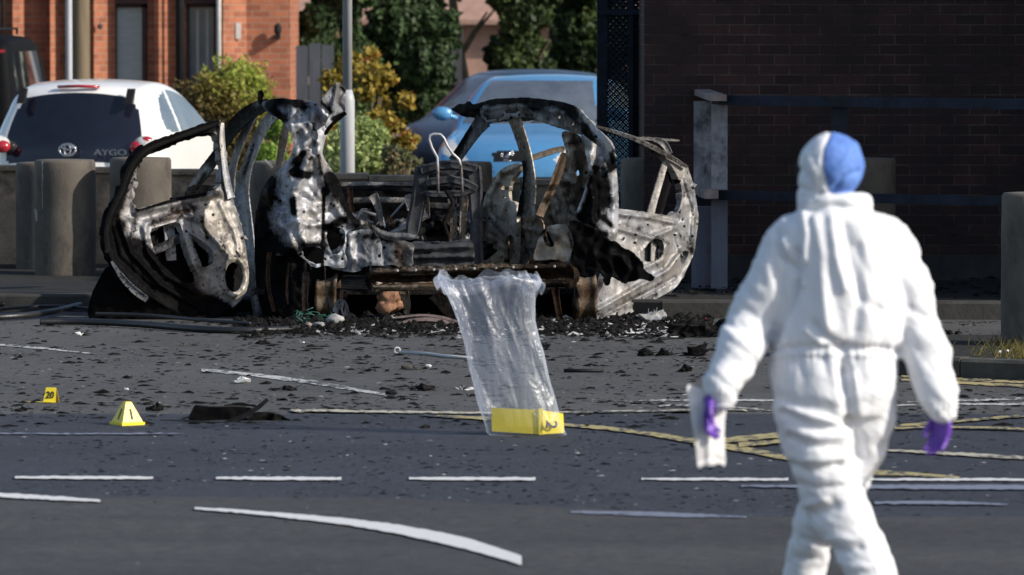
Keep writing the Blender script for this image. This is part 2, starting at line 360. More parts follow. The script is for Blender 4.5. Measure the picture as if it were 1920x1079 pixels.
def brick(name, c1, c2, mort, scale=1.0, soot=None, rough=.85, blend=.6):
    m, nt, b = newmat(name); L = nt.links.new
    tc = node(nt, 'ShaderNodeTexCoord'); sp = node(nt, 'ShaderNodeSeparateXYZ'); L(tc.outputs['Object'], sp.inputs[0])
    cb = node(nt, 'ShaderNodeCombineXYZ'); ad = node(nt, 'ShaderNodeMath', operation='ADD'); L(sp.outputs[0], ad.inputs[0]); L(sp.outputs[1], ad.inputs[1]); L(ad.outputs[0], cb.inputs[0]); L(sp.outputs[2], cb.inputs[1])
    br = node(nt, 'ShaderNodeTexBrick'); br.inputs['Scale'].default_value = scale; L(cb.outputs[0], br.inputs['Vector'])
    br.inputs['Brick Width'].default_value = .225; br.inputs['Row Height'].default_value = .075; br.inputs['Mortar Size'].default_value = .0055; br.inputs['Mortar Smooth'].default_value = .3
    br.inputs['Color1'].default_value = (*c1, 1); br.inputs['Color2'].default_value = (*c2, 1); br.inputs['Mortar'].default_value = (*mort, 1); br.inputs['Bias'].default_value = -.1
    n = node(nt, 'ShaderNodeTexNoise', i_Scale=3.0, i_Detail=9.0, i_Roughness=.7); L(tc.outputs['Object'], n.inputs['Vector'])
    r = ramp(nt, [(.3, (.35, .35, .35)), (.7, (1.25, 1.2, 1.15))]); L(n.outputs[0], r.inputs[0])
    mx = node(nt, 'ShaderNodeMix', data_type='RGBA', blend_type='MULTIPLY'); mx.inputs[0].default_value = blend; L(br.outputs[0], mx.inputs[6]); L(r.outputs[0], mx.inputs[7])
    out = mx.outputs[2]
    if soot:   # mortar lost under soot except in places
        n2 = node(nt, 'ShaderNodeTexNoise', i_Scale=1.6, i_Detail=8.0, i_Roughness=.75); L(tc.outputs['Object'], n2.inputs['Vector'])
        r2 = ramp(nt, [(.36, (1, 1, 1)), (.70, (0, 0, 0))]); L(n2.outputs[0], r2.inputs[0])
        m2 = node(nt, 'ShaderNodeMix', data_type='RGBA'); L(r2.outputs[0], m2.inputs[0]); L(out, m2.inputs[6])
        mb = node(nt, 'ShaderNodeMix', data_type='RGBA'); L(br.outputs['Fac'], mb.inputs[0]); mb.inputs[6].default_value = (*soot, 1); mb.inputs[7].default_value = tuple(x*.6 for x in soot)+(1,)
        L(mb.outputs[2], m2.inputs[7]); out = m2.outputs[2]
    L(out, b.inputs['Base Color']); b.inputs['Roughness'].default_value = rough; b.inputs['Specular IOR Level'].default_value = .25
    iv = node(nt, 'ShaderNodeMath', operation='SUBTRACT'); iv.inputs[0].default_value = 1; L(br.outputs['Fac'], iv.inputs[1])
    bp = node(nt, 'ShaderNodeBump', i_Strength=.8, i_Distance=.006); L(iv.outputs[0], bp.inputs['Height']); L(bp.outputs[0], b.inputs['Normal'])
    return m
M = {}
M['asphalt_far'] = asphalt('asphalt_far', (.102, .101, .102), (.068, .067, .067), (.22, .21, .20), gs=.9)
M['asphalt_mid'] = asphalt('asphalt_mid', (.047, .053, .070), (.035, .040, .053), (.14, .14, .15), gs=1.1, patch=.7)
M['asphalt_near'] = asphalt('asphalt_near', (.072, .072, .074), (.050, .050, .055), (.12, .12, .12), gs=1.3, patch=.9)
M['pavement'] = asphalt('pavement', (.035, .033, .031), (.018, .017, .016), (.12, .12, .11), gs=.8)
M['white'] = paint('white_paint', (.60, .60, .60), .29, (.10, .10, .11), 26)
M['white_worn'] = paint('white_paint_worn', (.45, .45, .44), .48, (.07, .07, .07), 22)
M['blue_worn'] = paint('ghost_paint', (.17, .19, .25), .40, (.042, .046, .06), 22)
M['yellow'] = paint('yellow_paint', (.36, .30, .14), .47, (.045, .048, .06), 22)
M['cream'] = paint('cream_paint', (.42, .39, .31), .48, (.055, .055, .06), 24)
M['kerb'] = mat('kerb_stone', (.045, .043, .040), (.022, .021, .020), scale=5, bump=.004, bscale=30, rough=.9)
M['kerb2'] = mat('kerb_stone_grey', (.07, .066, .058), (.03, .029, .026), scale=4, bump=.004, bscale=30, rough=.9)
M['conc'] = mat('sooty_concrete', (.150, .128, .104), (.072, .061, .051), scale=3.2, dirt=(.028, .024, .021), dscale=2.2, bump=.0022, bscale=60, rough=.92, stretch=(1, 1, .55))
M['wallc'] = mat('low_wall_concrete', (.36, .27, .19), (.22, .165, .12), scale=4, dirt=(.03, .025, .02), dscale=2.5, bump=.005, rough=.92)
M['dbrick'] = brick('dark_brick', (.085, .040, .036), (.030, .019, .018), (.16, .12, .11), soot=(.030, .020, .0195), blend=.8)
M['rbrick'] = brick('red_brick', (.42, .155, .085), (.25, .090, .055), (.38, .27, .20), blend=.5)
M['navy'] = mat('navy_steel', (.018, .026, .048), (.008, .012, .022), scale=6, rough=.6, spec=.2, bump=.002, dirt=(.01, .008, .008), dscale=5)
M['peel'] = mat('peeling_grey_paint', (.33, .335, .36), (.20, .205, .225), scale=5, dirt=(.015, .016, .022), dscale=4.5, bump=.004, bscale=20, rough=.75, stretch=(1, 1, .8))
M['peel2'] = mat('chalky_blue_paint', (.17, .185, .24), (.10, .11, .15), scale=4, dirt=(.02, .022, .03), dscale=2.0, bump=.003, rough=.8, stretch=(1, 1, .5))
M['railtop'] = mat('flaking_top_plate', (.33, .28, .27), (.16, .12, .11), scale=8, dirt=(.05, .03, .028), dscale=6, rough=.85)
M['galv'] = mat('galvanised_steel', (.47, .48, .50), (.36, .37, .39), scale=6, rough=.5, stretch=(1, 1, .2))
M['wood'] = mat('weathered_pole_wood', (.20, .15, .09), (.11, .085, .055), scale=9, rough=.9, stretch=(3, 3, .15))
M['fencewood'] = mat('grey_fence_wood', (.085, .09, .105), (.055, .058, .068), scale=6, rough=.9, stretch=(4, 4, .3))
M['black'] = mat('black_plastic', (.016, .016, .017), (.008, .008, .009), rough=.6, spec=.2)
M['rubber'] = mat('black_rubber', (.018, .019, .022), (.009, .009, .010), rough=.42, bump=.002, bscale=25)
M['char'] = mat('charred_matter', (.010, .010, .010), (.004, .004, .004), scale=14, rough=.95, spec=.05, bump=.006, bscale=40, dirt=(.035, .032, .030), dscale=22)
M['cloth'] = None
M['wpaint'] = mat('white_car_paint', (.80, .79, .76), (.76, .75, .72), rough=.3, coat=.6)
M['bpaint'] = mat('blue_car_paint', (.09, .28, .52), (.08, .25, .48), rough=.35, metal=.15, coat=.6)
M['dpaint'] = mat('dark_car_paint', (.018, .026, .050), (.014, .020, .040), rough=.35, spec=.4, coat=.15)
M['kpaint'] = mat('black_car_paint', (.005, .0055, .007), (.004, .004, .005), rough=.6, spec=.06)
M['dglass'] = mat('dark_glass', (.010, .011, .020), (.007, .008, .014), rough=.06, spec=.6)
M['sglass'] = mat('side_glass', (.13, .15, .18), (.07, .085, .11), rough=.08, spec=.9, scale=2)  # base colour lightened to stand in for sky reflected in the glass
M['red'] = mat('red_lens', (.42, .02, .03), (.25, .01, .02), rough=.12, coat=.6, scale=25)
M['lens'] = mat('clear_lens', (.72, .70, .66), (.45, .44, .42), rough=.12, coat=.6, scale=20)
M['chrome'] = mat('chrome', (.6, .61, .64), (.3, .31, .34), rough=.22, metal=.8, scale=60)
M['tyre'] = mat('tyre_rubber', (.02, .02, .02), (.01, .01, .01), rough=.85)
M['ymark'] = mat('yellow_marker_plastic', (.83, .66, .035), (.76, .58, .03), rough=.4, scale=4, lo=.2, hi=.7)
M['yorange'] = mat('yellow_marker_shaded', (.80, .52, .03), (.70, .43, .02), rough=.5)  # orange copy of the marker yellow, shade painted into the back leaf
M['ink'] = mat('black_ink', (.012, .012, .012), (.008, .008, .008), rough=.6)
M['paper'] = mat('pale_paper', (.78, .76, .75), (.70, .68, .68), rough=.7, scale=10)
M['purple'] = mat('purple_nitrile', (.15, .052, .42), (.10, .036, .31), rough=.42, scale=20, bump=.002, bscale=60)
M['skin'] = mat('skin', (.55, .33, .25), (.48, .28, .21), rough=.55)
M['hair'] = mat('dark_hair', (.05, .035, .03), (.025, .018, .015), rough=.6, stretch=(1, 1, .2))
M['blue'] = mat('blue_cap_fabric', (.115, .235, .60), (.085, .18, .50), rough=.75, scale=12, bump=.004, bscale=25)
M['B'] = burnt('burnt_steel')
M['Bl'] = burnt('burnt_door_warm_grey', white=(.42, .405, .39), grey=(.19, .18, .175))
M['Br'] = burnt('burnt_door_grey', white=(.34, .34, .35), grey=(.19, .19, .195), gain=.9, bg=.8)
M['seatm'] = mat('burnt_seat_steel', (.058, .060, .067), (.032, .033, .038), scale=9, rough=.7, spec=.15, dirt=(.010, .010, .011), dscale=7)
M['Bd'] = burnt('burnt_steel_dark', white=(.34, .34, .35), grey=(.10, .10, .105))
M['Bw'] = burnt('burnt_steel_warm', white=(.50, .45, .38), grey=(.20, .165, .13), rustc=(.16, .10, .06))
M['Bb'] = burnt('burnt_frame_black', white=(.10, .10, .105), grey=(.035, .036, .04), gain=.5)
M['green'] = mat('green_wire', (.02, .14, .10), (.01, .05, .04), rough=.5)
M['peach'] = mat('peach_render', (.34, .21, .165), (.27, .165, .13), rough=.9)  # wall colour darkened, the shade on the house is put into it
M['roof'] = mat('roof_tile', (.10, .075, .07), (.06, .05, .045), rough=.9)
M['blind'] = mat('window_blind', (.52, .56, .52), (.42, .46, .43), rough=.4, stretch=(1, 1, 8), scale=4)
M['pipew'] = mat('white_pipe', (.68, .66, .63), (.55, .53, .5), rough=.5)
M['lumprust'] = mat('rusty_lump', (.42, .22, .12), (.16, .08, .05), scale=14, rough=.9, bump=.01, bscale=30, dirt=(.03, .02, .02), dscale=12)
M['foam'] = mat('pinkish_plastic', (.27, .20, .185), (.12, .09, .085), scale=8, rough=.6, dirt=(.03, .025, .025), dscale=5)
M['whitebit'] = mat('white_scrap', (.72, .71, .69), (.5, .49, .48), rough=.8, scale=20)
M['ash'] = mat('pale_ash', (.42, .41, .41), (.14, .14, .14), scale=18, rough=.95)

# ---------------------------------------------------------------- ground, roads, kerbs, markings
def sheet(name, pts, z, m, kind='structure'):
    V = [(p[0], p[1], z) for p in pts]
    return tag(mk(name, V, [tuple(range(len(V)))], m, org=(0, 0, 0)), kind=kind)
sheet('ground', [(-900, -300), (900, -300), (900, 1500), (-900, 1500)], 0, M['asphalt_far'])
yA = G(960, 778).y; yB = G(960, 938).y
sheet('road', [(-60, 8), (60, 8), (60, yA-.15), (0, yA), (-60, yA+.2)], .004, M['asphalt_mid'])
sheet('road_near_lane', [(-60, 6), (60, 6), (60, yB-2.4), (1.0, yB-.9), (-.6, yB+.05), (-60, yB+.1)], .008, M['asphalt_near'])
def mark(path, ws, m, z=.012, jit=.0, name='road_marking'):
    """ws: on-photo thickness in px at points along the path"""
    p = resample(chaikin(path, 2, False) if len(path) > 2 else path, 9, 0, False); n = len(p)
    ww = np.interp(np.linspace(0, 1, n), np.linspace(0, 1, len(ws)), ws)
    V = []; F = []
    for i in range(n):
        a = G(p[i][0], p[i][1]-ww[i]/2+random.gauss(0, .45)); b = G(p[i][0], p[i][1]+ww[i]/2+random.gauss(0, .45)); zz = z if max(a.y, b.y) < yA+.3 else z-.008; V += [(a.x, a.y, zz), (b.x, b.y, zz)]
    for i in range(n-1): F.append((2*i, 2*i+1, 2*i+3, 2*i+2))
    return tag(mk(name, V, F, m, org=(0, 0, 0)), kind='structure')
for x0, y0, x1, y1, t in [(28, 900, 287, 901, 6.5), (405, 901.5, 640, 902.5, 7), (767, 902, 1004, 903, 7), (1203, 903, 1478, 904, 6), (1633, 904, 1990, 904.5, 5.5)]:
    mark([(x0, y0), (x1, y1)], [t-2.8, t-1.2, t-1.2, t-1.8], M['white'])
mark([(-60, 930), (0, 935), (90, 940), (188, 946)], [7, 8, 7.5, 4], M['white'], .016)
mark([(365, 960), (520, 971), (700, 991), (850, 1020), (930, 1043), (978, 1059)], [4, 7, 11, 17, 22, 17], M['white'], .016)
mark([(1070, 965), (1250, 970), (1400, 975)], [4, 9, 3], M['blue_worn'], .012)
mark([(1390, 916), (1640, 918), (1990, 919)], [3, 8, 9], M['blue_worn'], .012)
mark([(1640, 948), (1760, 947), (1890, 951)], [5, 6, 2], M['blue_worn'], .012)
mark([(0, 817), (200, 818), (345, 817)], [2, 2, 1.5], M['blue_worn'])
mark([(377, 695), (470, 703), (600, 720), (725, 742)], [5, 6, 7, 5], M['white_worn'])
mark([(-40, 645), (40, 651), (100, 656), (182, 666)], [4, 4, 3, 1.5], M['white_worn'])
mark([(545, 773), (700, 776), (905, 779), (1240, 774), (1450, 771)], [4.5, 4, 2.5, 2.5, 2], M['cream'])
mark([(790, 783), (905, 788), (1062, 801), (1170, 810), (1310, 832), (1475, 862), (1560, 880)], [3, 6, 5, 7, 10, 11, 8], M['yellow'])
mark([(1300, 837), (1362, 830), (1480, 819), (1700, 803), (1990, 778)], [9, 10, 6, 4, 5], M['yellow'], .014)
mark([(1385, 840), (1480, 833), (1660, 808), (1800, 806), (1990, 813)], [9, 6, 3, 3, 3.5], M['yellow'], .017)
mark([(1650, 848), (1760, 854), (1990, 867)], [4, 6, 6], M['cream'])
mark([(1560, 885), (1640, 889), (1700, 893), (1800, 899)], [6, 11, 7, 3], M['yellow'], .010)
mark([(1690, 706), (1800, 712), (1990, 722)], [4, 4.5, 5], M['yellow'], .012)
mark([(1690, 714), (1800, 719), (1990, 730)], [4, 5, 5], M['yellow'], .014)
mark([(1150, 754), (1250, 752), (1480, 752)], [1.5, 4, 3], M['white_worn'])
mark([(1235, 763), (1300, 762), (1420, 768)], [3, 4, 2], M['white_worn'], .014)
mark([(1680, 762), (1740, 760), (1800, 759), (1990, 760)], [4, 2.5, 3.5, 4], M['white_worn'])
mark([(1700, 755), (1800, 752), (1990, 748)], [2, 3, 3.5], M['white_worn'])
def kerbline(pts, h, depth, m, stones=.915, name='kerb'):
    b = MB(); rn = random.Random(3)
    for i in range(len(pts)-1):
        a = Vector(pts[i]); c = Vector(pts[i+1]); L_ = (c-a).length; n = max(1, round(L_/stones)); d = (c-a)/n; nrm = Vector((-d.y, d.x)).normalized()
        for k in range(n):
            p = a+d*k+d*.006; q = a+d*(k+1)-d*.006; o = nrm*rn.uniform(-.006, .006); hh = h+rn.uniform(-.004, .004)
            bev = .018
            prof = [(0, -.05), (0, hh-bev), (bev, hh), (depth, hh), (depth, -.05)]
            V = [((s+o+nrm*u).x, (s+o+nrm*u).y, z) for s in (p, q) for u, z in prof]
            b.add(V, [(0,1,6,5),(1,2,7,6),(2,3,8,7),(3,4,9,8),(4,0,5,9),(0,4,3,2,1),(5,6,7,8,9)])
    return tag(b.build(name, m, org=(0, 0, 0)), kind='structure')
kL = [(G(-300, 583).x, G(-300, 583).y), (G(1000, 590).x, G(1000, 590).y), (G(1240, 597).x, G(1240, 597).y), (G(2200, 602).x, G(2200, 602).y)]
kerbline(kL, .125, .13, M['kerb'])
sheet('pavement', [(p[0], p[1]+.12) for p in kL]+[(G(2200, 602).x+30, 50), (-30, 50), (-30, kL[0][1])], .112, M['pavement'])
kR = [G(1590, 700), G(1650, 703), G(1800, 709), G(2300, 728)]
kR = [(kR[0].x-.05, kR[0].y+1.6)]+[(p.x, p.y) for p in kR]
kerbline(kR, .115, .13, M['kerb2'], name='island_kerb')
sheet('island_pavement', [(kR[0][0]+.1, kR[0][1]), (kR[1][0]+.1, kR[1][1]+.1)]+[(p[0], p[1]+.12) for p in kR[2:]]+[(kR[-1][0]+1, kR[0][1]+.6), (kR[0][0]+.4, kR[0][1]+.5)], .104, M['pavement'])

# ---------------------------------------------------------------- bollards, low wall
def bollard(cx, D, ytop, label, r=.228, seed=0, z0=.11):
    c = P(cx, 400, D); ztop = P(cx, ytop, D).z
    b = MB(); n = 40; H_ = ztop-z0; prof = [(r*1.0, -.1), (r, .02)]+[(r*(1-.006*math.sin(k)), .02+(H_-.04)*k/14) for k in range(1, 15)]+[(r-.012, H_), (r*.6, H_+.004), (.02, H_+.006)]
    b.lathe((0, 0, 0), prof, n)
    V = [(x+c.x+.003*noise.noise(Vector((x*6+seed, y*6, z*4))), y+D, z+z0) for x, y, z in b.V]
    o = mk('bollard', V, b.F, M['conc'], smooth=True); tag(o, label, 'bollard', 'round concrete bollards along the kerb'); return o
bollard(86, 44.5, 305, 'concrete bollard at the far left, half hidden by the wide bollard in front of it', .235, 1)
bol2 = bollard(122, 43.5, 300, 'wide brown concrete bollard with a white drip, below the white hatchback', .235, 2)
bollard(264, 43.3, 296, 'concrete bollard seen through the window frame of the burnt left door', .235, 3)
bollard(527, 43.3, 303, 'concrete bollard mostly hidden behind the crumpled white quarter of the wreck', .235, 4)
bollard(866, 43.2, 304, 'dark concrete bollard behind the black seat frame with the wire headrest', .23, 5)
bollard(1222, 43.0, 297, 'concrete bollard seen through the window of the grey right door', .235, 6)
bollard(1622, 41.2, 297, 'concrete bollard directly behind the head of the person in white', .22, 7)
bollard(1944, 34.6, 362, 'nearest concrete bollard at the right edge, rising from weeds', .215, 8, .10)
for k_, (pl_, w_) in enumerate([([(80, 304), (81, 330), (79, 360), (80, 392)], [3, 4, 2, 1.5]), ([(66, 392), (69, 404), (68, 416)], [2, 6, 2])]):
    strip('paint_drip', pl_, w_, 43.335 if k_ == 0 else 43.39, M['ash'], bol2, step=2.5, t=.004)
b = MB(); p0 = P(-300, 300, 45.4); p1 = P(1120, 338, 45.4)
nseg = 10
for k in range(nseg):
    xa = p0.x+(p1.x-p0.x)*k/nseg; xb = p0.x+(p1.x-p0.x)*(k+1)/nseg-.012; za = p0.z+(p1.z-p0.z)*(k+.5)/nseg
    b.box((xa, 45.2, .0), (xb, 45.42, za-.04)); b.box((xa, 45.16, za-.04), (xb, 45.46, za))
tag(b.build('low_wall', M['wallc']), 'long low brown concrete wall behind the bollards and the wreck', 'wall')

# ---------------------------------------------------------------- dark brick building with its steel railing
WD = 42.6
x0 = P(1208, 0, WD).x; xr = P(2500, 0, WD).x
bl = thing('brick_building', (x0+3, WD, 0), 'dark sooty brick building filling the right background', 'building')
b = MB(); b.box((x0, WD, .0), (xr, WD+1.8, 4.4)); b.box((5.5, 38.75, 0), (xr, WD-.01, 5.3)); b.build('wall', M['dbrick'], bl)  # second box: unseen side wing, added to shade the wall and pavement
b = MB(); b.box((x0-.1, WD-.12, 4.4), (5.4, WD+1.9, 4.55)); b.box((5.4, 38.6, 5.3), (xr, WD+1.9, 5.45)); b.build('roof', M['roof'], bl)
b = MB(); b.box((x0, WD-.02, .11), (xr, WD-.001, .30)); b.build('plinth', M['kerb'], bl)
rl = thing('steel_railing', tuple(P(1350, 540, 41.2))[:2]+(.11,), 'navy steel railing with peeling grey end posts before the brick wall', 'railing')
def D2(px): return 41.2-(px-1350)*.0028
def rail(ya, yb, xa, xb, hw, name='rail', m='navy', zoff=0):
    a = P(xa, ya, D2(xa)); c = P(xb, yb, D2(xb)); b = MB()
    b.tube([a, c], hw*1.414, 4, 1.0, up=(0, 1, .0)); return b.build(name, M[m], rl)
rail(188, 200, 1352, 2200, .036); rail(366, 384, 1350, 2200, .033)
for xx, wd in ((1574, .055), (2050, .055)):
    c = P(xx, 300, D2(xx)+.05); b = MB(); b.box((c.x-wd, c.y-.02, .1), (c.x+wd, c.y+.05, P(xx, 196, D2(xx)).z)); b.build('post', M['navy'], rl)
# returning arm of the railing that runs back to the wall, seen foreshortened
fr = P(1349, 186, 41.2); bk = P(1284, 170, 44.0)
fr2, bk2 = P(1345, 186, 41.15), P(1285, 168, 43.4)
b = MB(); 
def beam(a, c, hw, hh):
    a = Vector(a); c = Vector(c); s = Vector((hw, 0, 0)); u = Vector((0, 0, hh)); V = [a-s-u, a+s-u, a+s+u, a-s+u, c-s-u, c+s-u, c+s+u, c-s+u]
    return V, [(0,1,2,3),(7,6,5,4),(0,4,5,1),(1,5,6,2),(2,6,7,3),(3,7,4,0)]
b.add(*beam(P(1347, 184, 41.05), P(1292, 165, 43.9), .06, .022)); b.build('top_plate', M['railtop'], rl)
b = MB(); b.add(*beam(P(1334, 364, 41.1), P(1300, 352, 42.5), .05, .035)); b.build('lower_plate', M['railtop'], rl)
def postbox(xa, xb, ya, yb, D, dd, m, name='post'):
    a = P(xa, ya, D); c = P(xb, yb, D); b = MB(); b.box((a.x, D, max(.1, c.z)), (c.x, D+dd, a.z)); return b.build(name, m, rl)
postbox(1274, 1300, 176, 545, 43.3, .1, M['navy']); postbox(1301, 1334, 190, 548, 42.2, .02, M['peel'], 'post_flange')
postbox(1334, 1364, 196, 356, 41.25, .02, M['peel'], 'post_flange'); postbox(1334, 1364, 376, 560, 41.25, .02, M['peel2'], 'post_flange')
postbox(1297, 1333.4, 388, 560, 41.4, .02, M['peel2'], 'post_flange'); postbox(1301, 1334, 366, 387, 41.6, .02, M['navy'], 'post_flange')

# mesh gate post cluster at the corner of the building
gt = thing('mesh_gate', tuple(P(1160, 400, 44.5))[:2]+(.11,), 'tall folded navy mesh gate beside the brick building', 'gate')
for xa, xb in ((1119, 1138), (1178, 1186), (1198, 1208)):
    a = P(xa, -60, 44.5); c = P(xb, 560, 44.5); b = MB(); b.box((a.x, 44.4, .11), (c.x, 44.5, a.z)); b.build('post', M['navy'], gt)
b = MB(); a = P(1119, 18, 44.5); c = P(1208, 28, 44.5); b.box((a.x, 44.37, c.z), (c.x, 44.398, a.z)); b.build('crossbar', M['navy'], gt)
for D_, sh in ((44.45, 0), (44.6, .5), (44.8, .25)):
    b = MB(); pitch = .05; xa = P(1136, 0, D_).x; xb = P(1200, 0, D_).x; zt = P(1140, -60, D_).z; n = int((xb-xa)/pitch)+1
    k = -int(zt/pitch)
    for i in range(-70, 12):
        za = .12+i*pitch+sh*.02
        for sgn in (1, -1):
            pts = []; A_ = (xa, za if sgn > 0 else za+(xb-xa)); B_ = (xb, za+(xb-xa) if sgn > 0 else za)
    for i in range(int((zt+.4)/pitch)):
        za = i*pitch-.3
        for sgn in (1, -1):
            p, q = (xa, za), (xb, za+(xb-xa))
            if sgn < 0: p, q = (xa, za+(xb-xa)), (xb, za)
            if min(p[1], q[1]) < .12: continue
            p = (p[0], p[1]+sh*.05); q = (q[0], q[1]+sh*.05); b.tube([(p[0], D_, p[1]), ((p[0]+q[0])/2, D_-.01, (p[1]+q[1])/2), (q[0], D_, q[1])], .0075, 4)
    b.build('mesh', M['navy'], gt)
b = MB(); a = P(1186, 20, 44.56); c = P(1198, 560, 44.56); b.box((a.x, 44.56, .11), (c.x, 44.6, a.z)); b.build('flat_bar', M['navy'], gt)
# ---------------------------------------------------------------- red brick house, upper left
HD = 70.0
hs = thing('brick_house', tuple(P(250, 0, HD))[:2]+(0,), 'sunlit orange red brick house behind the white hatchback', 'house')
def wallrun(pts, z0, z1):
    b = MB()
    for (xa, Da), (xb, Db) in zip(pts[:-1], pts[1:]):
        a = P(xa, 0, Da); c = P(xb, 0, Db); b.add([(a.x, Da, z0), (c.x, Db, z0), (c.x, Db, z1), (a.x, Da, z1)], [(0, 1, 2, 3)])
    return b
rB = M['rbrick']
run = [(-260, 70.5), (22, 70.5), (24, 70.0), (52, 70.35), (92, 70.45), (94, 70.1), (120, 70.45), (168, 70.45), (176, 70.0), (216, 70.4), (217, 70.62)]
run2 = [(276, 70.62), (277, 70.35), (289, 70.35), (290, 70.0), (326, 70.4), (349, 70.45), (350, 70.62)]
run3 = [(410, 70.62), (418, 69.95), (462, 70.35), (544, 70.37), (560, 73.5)]
b = MB()
for r_ in (run, run2, run3):
    w_ = wallrun(r_, 0, 5.5); b.add(w_.V, w_.F)
z_s = 1.05; z_t = P(0, 8, HD).z
for xa, xb in ((217, 276), (350, 410)):
    for z0, z1 in ((0, z_s), (z_t, 5.5)):
        w_ = wallrun([(xa, 70.62), (xb, 70.62)], z0, z1); b.add(w_.V, w_.F)
a = P(560, 0, 73.5); c = P(-260, 0, 70.5)
b.add([(a.x, 73.5, 0), (c.x, 76, 0), (c.x, 76, 5.5), (a.x, 73.5, 5.5)], [(0, 1, 2, 3)])
b.build('wall', rB, hs)
b = MB(); b.box((c.x-.2, 69.7, 5.5), (a.x+.3, 76.3, 5.7)); b.build('roof', M['roof'], hs)
M['lintel'] = mat('dark_lintel', (.10, .05, .04), (.05, .03, .03), rough=.8)
for xa, xb in ((217, 276), (350, 410)):
    pa = P(xa, 0, 70.6); pb = P(xb, 0, 70.6)
    b = MB(); b.box((pa.x-.03, 70.50, z_s), (pa.x+.02, 70.6, z_t)); b.box((pb.x-.06, 70.50, z_s), (pb.x+.0, 70.6, z_t)); b.box((pa.x, 70.50, z_t-.04), (pb.x, 70.6, z_t+.003)); b.box((pa.x, 70.50, z_s), (pb.x, 70.6, z_s+.06))
    fr_ = b.build('window', M['lintel'], hs)
    b = MB(); b.box((pa.x+.02, 70.56, z_s+.06), (pb.x-.06, 70.575, z_t-.04)); b.build('pane', M['blind'] if xa < 300 else M['sglass'], fr_)
    b = MB(); b.box((pa.x-.12, 70.42, z_t+.005), (pb.x+.04, 70.61, z_t+.25)); b.build('lintel', M['lintel'], hs)
    if xa > 300:
        b = MB()
        for q in (.12, .24): b.box((pa.x+q, 70.54, z_s+.06), (pa.x+q+.035, 70.557, z_t-.07))
        b.build('curtain', M['blind'], fr_)
def vpipe(px, D, r, m, name, par, z0=0, z1=5.4):
    p = P(px, 0, D); b = MB(); b.tube([(p.x, D, z0), (p.x, D, z1)], r, 12, up=(0, 1, 0)); return b.build(name, m, par, True)
vpipe(337, 69.9, .055, M['black'], 'drainpipe', hs); vpipe(410, 69.86, .03, M['pipew'], 'downpipe', hs); vpipe(5, 69.9, .02, M['black'], 'drainpipe', hs)
p = P(521, 55, 70.3); b = MB(); b.lump((p.x, 70.25, p.z), .062, .08, 3, 2, (.8, .7, 1.25)); b.box((p.x-.03, 70.2, p.z-.12), (p.x+.03, 70.36, p.z-.06)); b.build('wall_lamp', M['black'], hs)
p = P(447, 58, 70.2); b = MB(); b.box((p.x-.03, 70.14, p.z-.1), (p.x+.03, 70.19, p.z+.1)); b.build('meter_box', M['pipew'], hs)
p = P(188, 50, 70.0); b = MB(); b.lump((p.x, 69.98, p.z), .04, .05, 1, 1, (1, .5, 1)); b.build('vent', M['lintel'], hs)

# poles
def pole(px, ptop, D, r0, r1, m, name, label, cat, z1=6.0, parts=None):
    p = P(px, 0, D); b = MB(); b.tube([(p.x, D, 0), (p.x, D, .9), (p.x, D, 2.3), (p.x, D, z1)], [r0, r0, r1, r1], 20, up=(0, 1, 0))
    o = b.build(name, m, None, True); return tag(o, label, cat)
lp = thing('lamp_post', tuple(P(650, 0, 48))[:2]+(0,), 'grey galvanised lamp post rising behind the crumpled left side of the wreck', 'lamp post')
p = P(651, 0, 48); zj = P(0, 180, 48).z
b = MB(); b.tube([(p.x, 48, 0), (p.x, 48, zj-.04), (p.x, 48, zj+.05)], [.062, .062, .042], 24, up=(0, 1, 0)); b.build('base_column', M['galv'], lp, True)
b = MB(); b.tube([(p.x, 48, zj+.05), (p.x+.006, 48, 6)], [.041, .036], 24, up=(0, 1, 0)); b.build('shaft', M['galv'], lp, True)
b = MB(); b.tube([(p.x+.006, 48, 6), (p.x+.1, 47.7, 6.3), (p.x+.12, 47.1, 6.35)], .03, 10); b.build('arm', M['galv'], lp, True)
b = MB(); b.lump((p.x+.12, 46.9, 6.33), .12, .05, 2, 2, (1, 2.2, .5)); b.build('lamp_head', M['galv'], lp, True)
pole(129, 0, 62, .036, .034, M['galv'], 'sign_post', 'slim pale grey post in front of the brick house, beside the wooden pole', 'post')
pole(151, 0, 63, .105, .10, M['wood'], 'wooden_pole', 'round weathered wooden utility pole in front of the brick house', 'pole')

